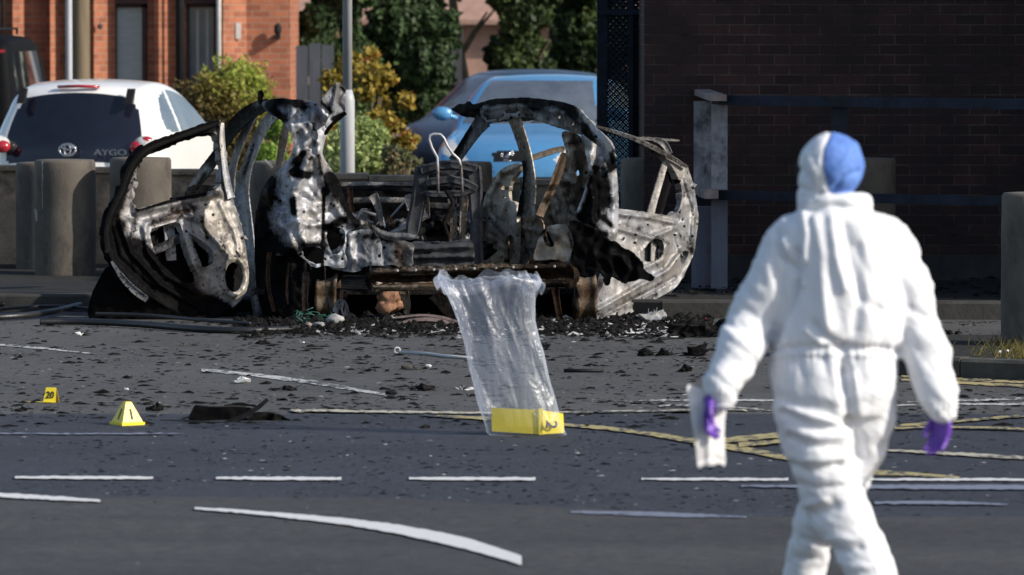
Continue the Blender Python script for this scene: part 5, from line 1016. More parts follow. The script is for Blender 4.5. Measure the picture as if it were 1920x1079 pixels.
# ---------------------------------------------------------------- clear plastic evidence bag with a marker lying in it
def plastic():
    m = bpy.data.materials.new('clear_plastic'); m.use_nodes = True; nt = m.node_tree; nt.nodes.clear(); L = nt.links.new
    out = nt.nodes.new('ShaderNodeOutputMaterial'); tr = nt.nodes.new('ShaderNodeBsdfTransparent'); tr.inputs[0].default_value = (.93, .94, .97, 1)
    df = nt.nodes.new('ShaderNodeBsdfDiffuse'); df.inputs[0].default_value = (.76, .81, .92, 1); tl = nt.nodes.new('ShaderNodeBsdfTranslucent'); tl.inputs[0].default_value = (.76, .81, .92, 1)
    gl = nt.nodes.new('ShaderNodeBsdfGlossy'); gl.inputs['Roughness'].default_value = .34; gl.inputs[0].default_value = (1, 1, 1, 1)
    tc = nt.nodes.new('ShaderNodeTexCoord'); mp = node(nt, 'ShaderNodeMapping'); mp.inputs['Scale'].default_value = (1, 1, .45); L(tc.outputs['Object'], mp.inputs[0])
    n = node(nt, 'ShaderNodeTexNoise', i_Scale=8.0, i_Detail=3.5, i_Roughness=.55, i_Distortion=1.2); n.noise_type = 'RIDGED_MULTIFRACTAL'; L(mp.outputs[0], n.inputs['Vector'])
    n2 = node(nt, 'ShaderNodeTexNoise', i_Scale=14.0, i_Detail=3.0, i_Distortion=1.5); L(tc.outputs['Object'], n2.inputs['Vector'])
    ad = node(nt, 'ShaderNodeMath', operation='ADD'); L(n.outputs[0], ad.inputs[0]); L(n2.outputs[0], ad.inputs[1])
    bp = node(nt, 'ShaderNodeBump', i_Strength=1.0, i_Distance=.008); L(ad.outputs[0], bp.inputs['Height'])
    for q in (df, tl, gl): L(bp.outputs[0], q.inputs['Normal'])
    m1 = node(nt, 'ShaderNodeMixShader'); m1.inputs[0].default_value = .45; L(df.outputs[0], m1.inputs[1]); L(tl.outputs[0], m1.inputs[2])
    m2 = node(nt, 'ShaderNodeMixShader'); m2.inputs[0].default_value = .2; L(m1.outputs[0], m2.inputs[1]); L(gl.outputs[0], m2.inputs[2])
    rr_ = ramp(nt, [(.2, (.16, .16, .16)), (.50, (.26, .26, .26)), (.70, (.80, .80, .80))]); 
    hm = node(nt, 'ShaderNodeMath', operation='MULTIPLY'); L(n.outputs[0], hm.inputs[0]); hm.inputs[1].default_value = .62; L(hm.outputs[0], rr_.inputs[0])
    lw = node(nt, 'ShaderNodeLayerWeight'); lw.inputs[0].default_value = .35; mxm = node(nt, 'ShaderNodeMath', operation='MULTIPLY_ADD'); L(lw.outputs['Facing'], mxm.inputs[0]); mxm.inputs[1].default_value = .45; L(rr_.outputs[0], mxm.inputs[2])
    sz = node(nt, 'ShaderNodeSeparateXYZ'); L(tc.outputs['Object'], sz.inputs[0]); mr_ = node(nt, 'ShaderNodeMapRange'); L(sz.outputs[2], mr_.inputs[0])
    for k_, v_ in ((1, .04), (2, .16), (3, .62), (4, 1.0)): mr_.inputs[k_].default_value = v_
    mz = node(nt, 'ShaderNodeMath', operation='MULTIPLY'); L(mxm.outputs[0], mz.inputs[0]); L(mr_.outputs[0], mz.inputs[1]); mxm = mz      # the film is taut and clear over the marker
    m3 = node(nt, 'ShaderNodeMixShader'); L(mxm.outputs[0], m3.inputs[0]); L(tr.outputs[0], m3.inputs[1]); L(m2.outputs[0], m3.inputs[2]); L(m3.outputs[0], out.inputs[0]); return m
M['plastic'] = plastic()
BDp = G(990, 819).y+.06
prof_b = [(819, 921, 1063), (812, 914, 1060), (800, 911, 1055), (775, 902, 1048), (750, 894, 1042), (720, 887, 1033), (690, 879, 1026), (660, 873, 1020), (640, 869, 1013), (620, 864, 1008), (600, 858, 1003), (580, 851, 1002), (560, 842, 1003), (545, 834, 1002), (535, 826, 1010), (526, 822, 1014), (516, 826, 1008)]
yy = np.array([q[0] for q in prof_b], float)[::-1]; xl = np.array([q[1] for q in prof_b], float)[::-1]; xr_ = np.array([q[2] for q in prof_b], float)[::-1]
NR, NT = 130, 150; V = []; F = []
for i in range(NR):
    f = i/(NR-1); py = 819-(819-516)*f; a_ = np.interp(py, yy, xl); c_ = np.interp(py, yy, xr_)
    dep = np.interp(f, [0, .06, .2, .5, .8, 1], [.045, .085, .085, .07, .085, .14])
    for k in range(NT):
        th = 2*math.pi*k/NT; cx, cy = math.cos(th), math.sin(th)
        w1 = noise.noise(Vector((cx*2.2, cy*2.2, f*3.0))); w2 = abs(noise.noise(Vector((cx*5+f*1.2, cy*5, f*4+3)))); w3 = abs(noise.noise(Vector((cx*11-f*2, cy*11, f*9+7))))
        amp = .35+.65*min(1, f*4)
        rad = 1.03+amp*(.10*w1-.15*w2-.06*w3)*(1 if abs(cx) < .9 else .45)
        rim = 0
        if f > .84: rim = (f-.84)/.16*(9*math.sin(3*th+1.0)+6*math.sin(7*th)+4*math.sin(13*th+2))
        p = P((a_+c_)/2+(c_-a_)/2*cx*(1+.5*(rad-1)), min(819, py+rim*.9), BDp-.0+dep*cy*rad*-1.0+w1*.02*amp)
        V.append((p.x, p.y, max(.004, p.z)))
for i in range(NR-1):
    for k in range(NT):
        k2 = (k+1) % NT; F.append((i*NT+k, i*NT+k2, (i+1)*NT+k2, (i+1)*NT+k))
F.append(tuple(range(NT))[::-1])
bag = thing('evidence_bag', (G(990, 819).x, BDp, 0), 'tall clear plastic evidence bag standing on the road, open and crumpled at the top', 'plastic bag')
mk('plastic_film', V, F, M['plastic'], bag, True)
# a folded-down cuff at the mouth, thin creases and the bottom seam
b = MB(); b.tube([P(918, 816, BDp-.05), P(990, 820.5, BDp-.08), P(1063, 821, BDp-.04)], .004, 6); b.build('bottom_seam', M['plastic'], bag)
V = []; F = []; n = 90
for j in range(5):
    for k in range(n):
        th = 2*math.pi*k/(n-1)*.93+.5; cx, cy = math.cos(th), math.sin(th)
        f = j/4; wv = noise.noise(Vector((cx*3, cy*3, f)))*9+noise.noise(Vector((cx*8, cy*8, f+4)))*6
        px = 918+(96+4*math.sin(5*th)-8*f*(1-f)*4*-1)*cx; py = 524+wv+7*math.sin(3*th+1)+f*(18+12*math.sin(2*th+.4))-8*math.sin(math.pi*f); p = P(px, py, BDp-cy*(.15+.02*math.sin(math.pi*f))); V.append(p)
for j in range(4):
    for k in range(n-1): F.append((j*n+k, j*n+k+1, (j+1)*n+k+1, (j+1)*n+k))
mk('mouth_cuff', V, F, M['plastic'], bag, True)
mr = thing('evidence_marker', (G(990, 816).x, BDp, 0), 'yellow evidence marker numbered 2 lying on its side inside the clear bag', 'evidence marker')
def q3(px, py, d): 
    p = P(px, py, BDp+d); return Vector((p.x, p.y, max(.008, p.z)))
V = [q3(922, 765, .0), q3(1014, 769, -.045), q3(1056, 776, .0), q3(964, 768, .05), q3(922, 809, .0), q3(1014, 815, -.045), q3(1058, 812, .0), q3(964, 800, .05)]
F = [(0, 1, 2, 3), (4, 7, 6, 5), (0, 4, 5, 1), (1, 5, 6, 2), (2, 6, 7, 3), (3, 7, 4, 0)]
mk('body', V, F, M['ymark'], mr)
V = [q3(1010, 766, -.052), q3(1018, 766, -.052), q3(1018, 817, -.05), q3(1010, 817, -.05), q3(1010, 766, -.043), q3(1018, 766, -.040), q3(1018, 817, -.040), q3(1010, 817, -.043)]
mk('lip', V, [(0, 3, 2, 1), (4, 5, 6, 7), (0, 1, 5, 4), (1, 2, 6, 5), (2, 3, 7, 6), (3, 0, 4, 7)], M['ymark'], mr)
o_ = q3(1033, 796, -.030); ax = (q3(1056, 776, 0)-q3(1014, 769, -.045)).normalized(); m_ = Matrix.Translation(o_+Vector((0, -.022, 0))) @ Matrix.Rotation(math.atan2(ax.y, ax.x), 4, 'Z') @ Matrix.Rotation(math.pi/2, 4, 'X') @ Matrix.Rotation(R(-97), 4, 'Z')
text_mesh('number', '2', .085, M['ink'], mr, .0008, m_, 1.0, .0022)

# ---------------------------------------------------------------- debris large enough to pick out
def deb(name, label, cat, o, group=None): return tag(o, label, cat, group)
dp_ = dict(noi=.02, kink=.05)
def gp(name, outer, D, m, label, cat, **k):
    o = panel(name, outer, D, m, None, **k); return tag(o, label, cat)
# black panel piece beside marker 1 : a bent sheet lying on the road, with its rod
DB = G(400, 793).y
bp2 = thing('bumper_fragment', tuple(G(430, 794)), 'bent matt black car panel piece lying on the road beside the yellow markers', 'car part')
panel('panel', [(352, 791), (357, 778), (366, 760), (374, 761), (400, 764), (440, 762), (478, 766), (470, 776), (452, 786), (420, 794), (380, 794)], plane(352, DB+.05, 480, DB+.25, .004, 790), M['black'], bp2, step=4, noi=.02, t=.006, jit=.3)
strip('bent_edge', [(418, 795), (450, 785), (480, 768), (502, 749)], [5, 7, 6, 5], DB-.01, M['black'], bp2, step=3)
strip('lower_edge', [(300, 788), (345, 789), (390, 795), (420, 796), (540, 795)], [2, 3, 6, 6, 2], DB-.06, M['rubber'], bp2, step=3)
panel('torn_edge', [(478, 772), (500, 774), (520, 776), (548, 790), (540, 796), (440, 796), (460, 786)], DB+.08, M['char'], bp2, step=4, kink=.1, jit=1.2)
strip('ragged_strip', [(420, 761), (450, 758), (480, 762)], [3, 5, 2], DB+.3, M['char'], bp2, step=3)
def seal(label, pts, r, m='rubber'):
    P3 = chaikin([tuple(G(x, y)+Vector((0, 0, z))) for x, y, z in pts], 3, False); b = MB(); b.tube([Vector(q) for q in P3], r, 8); o = b.build('rubber_seal', M[m], None, True); return tag(o, label, 'rubber seal', 'rubber door seals lying in the gutter')
seal('long black rubber strip lying below the left door', [(75, 612, .03), (150, 611, .03), (260, 616, .03), (360, 624, .025), (470, 627, .02), (560, 622, .02)], .024)
seal('thin rubber strip on top of the long strip below the left door', [(180, 608, .07), (280, 610, .07), (370, 617, .06), (470, 621, .05)], .013)
seal('grooved rubber strip running off the left edge of the picture', [(-60, 603, .02), (30, 602, .03), (100, 596, .04), (150, 588, .06)], .022)
seal('thin upper rubber strip looping off the left edge of the picture', [(-60, 588, .03), (20, 584, .06), (80, 580, .08), (150, 585, .06)], .014)
seal('thin rubber strip lying between the two strips at the left edge', [(-60, 597, .05), (40, 593, .06), (100, 589, .06), (170, 592, .05)], .012)
def rod(name, label, pts, r, m, cat='metal rod', ringr=0):
    b = MB(); b.tube([G(x, y)+Vector((0, 0, z)) for x, y, z in pts], r, 8)
    root = thing(name, tuple(G(*pts[0][:2])), label, cat); b.build('shaft', M[m], root, True)
    if ringr:
        b = MB(); c = G(*pts[0][:2])+Vector((-ringr, 0, ringr+.004)); b.tube([c+Vector((ringr*math.cos(t_), .004*math.sin(t_*2), ringr*math.sin(t_))) for t_ in np.linspace(0, 2*math.pi, 15)], .006, 6); b.build('eye', M[m], root, True)
    return root
rod('tie_rod', 'steel rod with an eye at one end lying behind the clear bag', [(750, 664, .012), (800, 667, .012), (830, 671, .011), (884, 675, .01)], .010, 'galv', ringr=.018)
rod('metal_bar', 'straight charred bar on the road right of the clear bag', [(1057, 699, .012), (1132, 699, .012)], .011, 'black', 'bar')
def clump(label, px, py, w, h, m, n=6, seed=0, name='debris_clump', cat='debris'):
    rn = random.Random(seed+int(px)); g = G(px, py); s_ = FPX/g.y; b = MB()
    for i in range(n):
        x = rn.uniform(-.5, .5)*w/s_; c = (g.x+x, g.y+rn.uniform(-.04, .04), h/s_*rn.uniform(.1, .5)); r_ = rn.uniform(.25, .6)*h/s_
        b.lump(c, r_, .6, seed+i, 2 if h > 20 else 1, (rn.uniform(.8, 2.2), 1, rn.uniform(.5, 1.1)))
    for i in range(n):
        x = rn.uniform(-.5, .5)*w/s_; p = Vector((g.x+x, g.y, .004)); b.tube([p, p+Vector((rn.uniform(-.5, .5)*w/s_, rn.uniform(-.03, .03), rn.uniform(.2, 1)*h/s_))], [.004, .002], 4)
    V = [(v[0], v[1], max(.003, v[2])) for v in b.V]; o = mk(name, V, b.F, M[m], None); return tag(o, label, cat)
for a_ in [('white rounded stone below the rubber strip at the left', 147, 631, 16, 11, 'whitebit', 1), ('small white fragment on the road below the middle of the wreck', 565, 645, 10, 6, 'whitebit', 1), ('curled dark flake on the road below the left wheel arch', 494, 646, 30, 10, 'char', 4),
           ('flat mossy grey debris patch below the rubber strips', 348, 649, 44, 8, 'kerb2', 5), ('white crumpled scrap with dark bits beside the worn white line', 448, 718, 16, 13, 'whitebit', 3), ('spiky black clump beside the worn white line', 526, 733, 46, 11, 'char', 7),
           ('tiny white scrap standing above the yellow pyramid marker', 238, 733, 8, 9, 'whitebit', 2), ('black flat flake below the small folded marker', 97, 771, 36, 6, 'char', 3), ('black lump below and left of the small folded marker', 41, 772, 18, 10, 'char', 2),
           ('small charred cube at the end of the worn white line', 734, 743, 16, 13, 'black', 1), ('grey tangled clump between the charred cube and the clear bag', 788, 733, 48, 14, 'char', 7), ('brown crumpled lump below the steel rod', 778, 694, 26, 11, 'kerb2', 3), ('white torn scrap below the steel rod', 811, 690, 15, 8, 'whitebit', 2),
           ('row of black crumbs left of the brown crumpled lump', 708, 698, 40, 8, 'char', 4), ('white foil scrap just left of the clear bag', 874, 732, 28, 7, 'whitebit', 4), ('black scrap just left of the clear bag, under the foil', 883, 744, 16, 6, 'char', 2),
           ('twiggy black piece left of the black panel piece', 292, 771, 34, 14, 'char', 4), ('black heap of burnt matter beside the left hand of the person', 1330, 632, 76, 34, 'char', 8), ('long charred strip with a pointed tip left of the person', 1262, 668, 130, 16, 'char', 9),
           ('pointed charred shard at the end of the long strip', 1314, 668, 24, 26, 'char', 1), ('flat charred sliver under the long strip', 1294, 679, 60, 5, 'char', 4), ('black box shaped lump on the white ash', 1216, 634, 15, 16, 'black', 1), ('rounded dark grey piece at the right of the bag top', 1037, 657, 30, 28, 'black', 1),
           ('small black hooked scrap left of the held paper bag', 1283, 698, 12, 12, 'char', 2), ('dark twisted piece on the kerb right of the person', 1782, 628, 40, 14, 'char', 4), ('long dark splinter right of the person', 1838, 607, 40, 5, 'char', 3),
           ('pale scrap on the pavement between the left bollards and the kerb', 42, 541, 20, 5, 'peach', 1), ('white card scrap at the foot of the brick wall', 1813, 545, 11, 13, 'whitebit', 1), ('red melted lens fragment before the kerb', 1322, 606, 24, 9, 'red', 3),
           ('pale bent bracket standing at the foot of the right door', 1226, 606, 22, 36, 'ash', 3), ('pale bulb shaped piece above the bent bracket', 1240, 586, 10, 12, 'ash', 1)]:
    clump(*a_)
tag(MB().lump(tuple(P(728, 566, 39.15)), .072, .45, 3, 3, (1.15, .8, 1)).build('foam_lump', M['lumprust'], None, True), 'rusty orange rock like lump under the bumper beam', 'debris')
for i, (pts, w_, lab) in enumerate([([(738, 612), (770, 600), (815, 598), (864, 612)], [3, 6, 7, 4], 'pinkish curved trim strip under the bumper beam'), ([(742, 596), (790, 590), (830, 595), (866, 606)], [3, 4, 5, 3], 'upper thin pinkish trim strip under the bumper beam'), ([(500, 628), (530, 618), (550, 612)], [2, 8, 5], 'shiny silver curved trim piece below the left wheel arch')]):
    o = panel('trim_strip', strip_outline(pts, w_), 38.35+.1*i, M['foam'] if i < 2 else M['chrome'], None, step=3.5, noi=.01, t=.01, ch=0, jit=.2); tag(o, lab, 'trim piece')
for i, (x, y, r_, lab) in enumerate([(578, 622, 7, 'small beige bent piece beside the silver trim'), (600, 624, 9, 'beige dish shaped piece under the left wheel arch'), (628, 604, 13, 'grey rounded lump under the left wheel arch')]):
    p = P(x, y-4, 38.2); tag(MB().lump((p.x, p.y, max(p.z, .02)), r_/278, .4, i+4, 2, (1.2, .8, .8)).build('debris_lump', M['ash'] if i else M['foam'], None, True), lab, 'debris')
b = MB(); rn = random.Random(4)
for i in range(16):
    p = P(560+rn.uniform(-12, 30), 600+rn.uniform(-20, 12), 38.6); pts = [p]
    for j in range(5): pts.append(pts[-1]+Vector((rn.uniform(-.05, .06), rn.uniform(-.02, .02), rn.uniform(-.03, .025))))
    b.tube([Vector((q.x, q.y, max(.01, q.z))) for q in pts], .004, 4)
tag(b.build('wire_tangle', M['green'], None, True), 'tangle of green coated wire under the left wheel arch', 'wire')

# fine debris: chips and flakes, thicker toward the wreck
def chips(name, n, fn, smin, smax, m, seed, hk=.35):
    r = random.Random(seed); b = MB()
    V = []; F = []
    for i in range(n):
        x, y, z = fn(r); s_ = smin+(smax-smin)*r.random()**4.5; k = r.randint(4, 6); th0 = r.uniform(0, 6.28); el = r.uniform(1, 2.6); an = r.uniform(-.5, .5)
        n0 = len(V); tilt = r.uniform(-.5, .5)
        for j in range(k):
            th = th0+6.28*j/k; q = s_*r.uniform(.6, 1.2); dx = q*el*math.cos(th); dy = q*math.sin(th); V.append((x+dx*math.cos(an)-dy*math.sin(an), y+dx*math.sin(an)+dy*math.cos(an), z+.001+max(0, dy*tilt)))
        V.append((x+s_*r.uniform(-.3, .3), y+s_*.2, z+s_*hk*r.uniform(.4, 2.0)))
        for j in range(k): F.append((n0+j, n0+(j+1) % k, n0+k))
    return tag(mk(name, V, F, m, org=(0, 0, 0)), name.replace('_', ' '), 'debris', kind='stuff')
def fld(y0, y1, bias):
    def f(r):
        while True:
            py = y0+(y1-y0)*r.random()**bias; px = r.uniform(-40, 1960); g = G(px, py)
            if noise.noise(Vector((g.x*1.1, g.y*.5, 1)))*.5+noise.noise(Vector((g.x*4, g.y*2, 7)))*.5+.30 > r.random()**1.2*.75: break
        return g.x, g.y, .004 if py > 778 else .0
    return f
o = chips('black_debris_chips', 4200, fld(604, 805, 1.25), .003, .030, M['char'], 1); o['label'] = 'small black burnt chips scattered over the road'
o = chips('fine_black_grit', 13000, fld(604, 1000, 1.5), .003, .013, M['black'], 2); o['label'] = 'fine black grit sprinkled over the road'
o = chips('pale_grit', 2400, fld(604, 1079, 1.2), .002, .010, M['ash'], 3); o['label'] = 'pale grit sprinkled over the road'
def heap(xa, xb, ya, yb, h):
    def f(r):
        t_ = r.gauss(.5, .24); x = xa+(xb-xa)*r.random(); g = G(x, ya+(yb-ya)*t_); return g.x, g.y, abs(r.gauss(0, h))
    return f
o = chips('burnt_debris_heap', 6500, heap(440, 1330, 592, 634, .012), .005, .032, M['char'], 4, .9); o['label'] = 'heaps of charred flakes around the foot of the wreck'
o = chips('ash_flakes', 900, heap(560, 1330, 596, 636, .012), .004, .024, M['ash'], 5, .6); o['label'] = 'pale ash flakes among the charred heaps'
o = chips('white_ash_bed', 700, heap(1130, 1295, 606, 630, .004), .008, .045, M['whitebit'], 6, .12); o['label'] = 'white ash lying on the road below the right door'
o = chips('pavement_debris', 900, heap(1180, 1900, 548, 600, .004), .004, .03, M['char'], 7, .5); o['label'] = 'dark crumbs on the pavement before the brick wall'
for v in o.data.vertices: v.co.z += .118 if v.co.y > 39.9 else 0
# weeds and dandelions at the right edge
wm = leafmat('dry_grass', [(0, (.03, .035, .01)), (.5, (.08, .08, .02)), (.8, (.22, .16, .05)), (1, (.32, .25, .10))])
r = random.Random(8); V = []; F = []; T_ = []
def blade(g, h, dx):
    n0 = len(V); w_ = .0035
    for k in range(4):
        t_ = k/3; c = g+Vector((dx*t_**1.6, r.uniform(-.004, .004), h*t_)); ww = w_*(1-t_*.85); V.append(c+Vector((-ww, 0, 0))); V.append(c+Vector((ww, 0, 0)))
    for k in range(3): F.append((n0+2*k, n0+2*k+1, n0+2*k+3, n0+2*k+2))
    T_.extend([min(1, max(0, r.gauss(.55, .25)))]*8)
for i in range(2200):
    px = 1985-abs(r.gauss(0, 62)); py = r.choice([r.uniform(643, 676), r.uniform(690, 712)]) if r.random() < .85 else r.uniform(640, 712)
    z = .104 if py < 678 else 0; g = G(px, py, z); blade(g, r.uniform(.015, .075), r.uniform(-.05, .05))
o = mk('weed_grass', V, F, wm, org=(0, 0, 0), attrs={'tone': T_}); tag(o, 'dry grass and weeds growing along the kerb at the right edge', 'grass', kind='stuff')
for i, (px, py, cc, lab) in enumerate([(1856, 680, 'yellow', 'yellow dandelion on the kerb left of the two white seed heads'), (1868, 680, 'white', 'larger white dandelion seed head beside the yellow dandelion'), (1891, 681, 'white', 'white dandelion seed head at the right of the three on the kerb'), (1874, 660, 'white', 'white dandelion seed head above the kerb, left one of the upper pair'), (1888, 658, 'white', 'small white dandelion seed head above the kerb, right one of the upper pair'), (1836, 697, 'white', 'low white dandelion seed head on the face of the kerb')]):
    D_ = G(1860, 706).y-.05 if py > 670 else G(1870, 668, .1).y; p = P(px, py, D_); root = thing('dandelion', (p.x, D_, 0), lab, 'flower', 'dandelions on the kerb')
    b = MB(); b.tube([(p.x+.01, D_, .0 if py > 670 else .1), (p.x, D_, p.z)], .0025, 5); b.build('stem', wm, root)
    b = MB(); b.lump(tuple(p), .014 if i < 3 else .010, .25, i, 2, (1.3, 1, .8)); b.build('flower_head', M['ymark'] if cc == 'yellow' else M['whitebit'], root)
# ---------------------------------------------------------------- the person in white coveralls
PD = 19.07
S_ = FPX/PD
pr = thing('person', (P(1565, 600, PD).x, PD+.05, 0), 'person in white hooded coverall walking away, purple gloves and blue patch on hood', 'person')
def q_(px, py, dy=0): return P(px, py, PD+dy)
def loft(b, rows, n=28, sup=1.0):
    """rows of (px, py, dy, halfwidth px, half depth m): horizontal superellipse rings joined from top to bottom"""
    V = []; F = []
    for px, py, dy, hw, hd in rows:
        c = q_(px, py, dy)
        for k in range(n):
            th = 2*math.pi*k/n; cx, cy = math.cos(th), math.sin(th); V.append((c.x+hw/S_*math.copysign(abs(cx)**sup, cx), c.y+hd*math.copysign(abs(cy)**sup, cy), c.z))
    for i in range(len(rows)-1):
        for k in range(n): k2 = (k+1) % n; F.append((i*n+k, (i+1)*n+k, (i+1)*n+k2, i*n+k2))
    F.append(tuple(range(n))); F.append(tuple((len(rows)-1)*n+k for k in range(n))[::-1]); b.add(V, F)
def limb(b, rows, n=20, flat=1.0):
    pts = [q_(*r_[:3]) for r_ in rows]; rr_ = [r_[3]/S_ for r_ in rows]
    b.tube(pts, rr_, n, flat)
    for p, r_ in ((pts[0], rr_[0]), (pts[-1], rr_[-1])): b.lump(tuple(p), r_*.97, 0, 0, 2)
def fuse(b, voxel, smooth_it=6, fac=.5):
    me = bpy.data.meshes.new('tmp'); me.from_pydata([tuple(v) for v in b.V], [], b.F); o = bpy.data.objects.new('tmp', me); col.objects.link(o)
    m1 = o.modifiers.new('r', 'REMESH'); m1.mode = 'VOXEL'; m1.voxel_size = voxel; m1.use_smooth_shade = True
    m2 = o.modifiers.new('s', 'SMOOTH'); m2.factor = fac; m2.iterations = smooth_it
    dg = bpy.context.evaluated_depsgraph_get(); e = bpy.data.meshes.new_from_object(o.evaluated_get(dg))
    n = len(e.vertices); V = np.zeros(n*3); e.vertices.foreach_get('co', V); V = V.reshape(-1, 3); N = np.zeros(n*3); e.vertices.foreach_get('normal', N); N = N.reshape(-1, 3)
    F = [tuple(p.vertices) for p in e.polygons]; bpy.data.objects.remove(o); bpy.data.meshes.remove(e); bpy.data.meshes.remove(me); return V, N, F
def topx(V):     # where a built point falls on the photograph's grid, for laying folds where the cloth folds
    X, Y, Z = V[:, 0], V[:, 1], V[:, 2]-CAMH; dpt = Y*ca-Z*sa; u = X/dpt; v = (Y*sa+Z*ca)/dpt
    return np.stack([960+u*FPX, 539.5-v*FPX], 1)
# inner body: head, neck, trunk, limbs in one skin
b = MB()
loft(b, [(1565, 385, 0, 34, .06), (1566, 420, 0, 60, .09), (1568, 450, 0, 92, .09), (1570, 520, 0, 88, .09), (1570, 620, 0, 76, .085), (1568, 700, 0, 82, .085), (1566, 760, 0, 78, .08)])
limb(b, [(1482, 455, 0, 30), (1424, 580, 0, 24), (1356, 728, -.12, 16)]); limb(b, [(1666, 455, 0, 30), (1716, 600, 0, 24), (1765, 762, -.06, 16)])
limb(b, [(1525, 760, 0, 46), (1558, 920, .02, 34), (1610, 1030, -.02, 30), (1645, 1185, -.12, 22)]); limb(b, [(1618, 760, .02, 44), (1578, 900, .14, 34), (1525, 1010, .2, 28), (1502, 1160, .30, 20)])
limb(b, [(1562, 350, .01, 30), (1565, 400, 0, 32)])
hc = q_(1560, 315, .01); b.lump(tuple(hc), .098, 0, 0, 3, (.86, 1.05, 1.18))
for dx, dz, dy, r_ in ((0, -.03, .105, .018), (0, -.075, .085, .028), (-.083, -.02, -.01, .022), (.083, -.02, -.01, .022)): b.lump((hc.x+dx, hc.y+dy, hc.z+dz), r_, 0, 0, 2, (.7, 1, 1.2))
V, N, F = fuse(b, .008, 3); body = mk('body', V, F, M['skin'], pr, True)
# coverall
b = MB()
loft(b, [(1564, 362, .0, 62, .088), (1565, 372, 0, 70, .10), (1566, 384, 0, 70, .105), (1567, 396, 0, 72, .11), (1567, 410, 0, 96, .12), (1568, 428, 0, 118, .132), (1570, 455, 0, 122, .14), (1574, 500, 0, 122, .15), (1577, 560, 0, 126, .165), (1576, 610, 0, 127, .17), (1572, 640, 0, 124, .165), (1568, 656, 0, 119, .15), (1567, 672, 0, 119, .155), (1566, 700, 0, 121, .165), (1564, 740, 0, 116, .17), (1562, 780, 0, 100, .15)], sup=.9)
limb(b, [(1484, 448, 0, 50), (1462, 500, 0, 50), (1436, 550, 0, 48), (1410, 605, .01, 47), (1387, 655, -.06, 46), (1366, 700, -.10, 40), (1353, 722, -.12, 36), (1352, 738, -.12, 35)])
limb(b, [(1656, 448, 0, 48), (1682, 500, 0, 46), (1700, 560, 0, 45), (1716, 610, 0, 45), (1733, 660, -.02, 44), (1750, 710, -.04, 42), (1762, 750, -.06, 38), (1766, 768, -.06, 33)])
limb(b, [(1522, 730, -.01, 74), (1528, 780, -.02, 78), (1540, 840, -.03, 70), (1550, 890, -.03, 62), (1560, 930, -.02, 57), (1582, 970, -.03, 55), (1610, 1020, -.05, 49), (1636, 1080, -.08, 48), (1645, 1140, -.10, 48), (1650, 1190, -.12, 42)])
limb(b, [(1618, 730, .02, 68), (1618, 790, .03, 60), (1606, 840, .06, 53), (1588, 890, .10, 48), (1562, 930, .14, 48), (1540, 970, .17, 48), (1521, 1020, .20, 42), (1507, 1080, .24, 43), (1504, 1130, .28, 43), (1501, 1165, .30, 38)])
V, N, F = fuse(b, .0068, 9, .55)
A = topx(V); Dp = np.zeros(len(V))
ARM = np.clip((1445-A[:, 0])/40, 0, 1)*(A[:, 1] < 760)+np.clip((A[:, 0]-1690)/25, 0, 1)*(A[:, 1] < 800)
ARM = np.clip(ARM+np.clip((470-A[:, 1])/40, 0, 0), 0, 1); LEG = np.clip((A[:, 1]-700)/60, 0, 1)*(1-ARM)
def rn_(p, s, o): return abs(noise.noise(Vector((p[0]*s[0]+o, p[1]*s[1], p[2]*s[2]))))
for i, p in enumerate(V):
    a_, l_ = ARM[i], LEG[i]; t_ = max(0, 1-a_-l_); d = 0.
    sk = p[2]*.35
    if t_ > .01: d += t_*(.026*(rn_((p[0]+sk*.6, p[1], p[2]), (5, 4, 1.8), 3)-.22)+.013*(rn_((p[0]+p[2]*.25, p[1], p[2]), (15, 6, 3.2), 9)-.2)+.006*(rn_(p, (26, 16, 9), 4)-.2))
    if a_ > .01: d += a_*(.026*(rn_((p[0], p[1], p[2]+p[0]*.7), (4, 4, 8), 5)-.22)+.014*(rn_((p[0], p[1], p[2]+p[0]*.8), (4, 4, 19), 1)-.2)+.006*(rn_((p[0], p[1], p[2]-p[0]*.6), (8, 8, 32), 4)-.2))
    if l_ > .01: d += l_*(.019*(rn_((p[0], p[1], p[2]+p[0]*.45), (3.5, 3.5, 7), 8)-.22)+.008*(rn_((p[0], p[1], p[2]-p[0]*.35), (3.5, 3.5, 14), 2)-.2)+.006*(rn_((p[0], p[1], p[2]+p[0]*.5), (8, 8, 30), 4)-.2))
    Dp[i] = d
c7 = lambda pts: [(1250+x/1.798, 230+y/1.798) for x, y in pts]
c8 = lambda pts: [(1250+x/2.705, 680+y/2.705) for x, y in pts]
back = N[:, 1] < .25
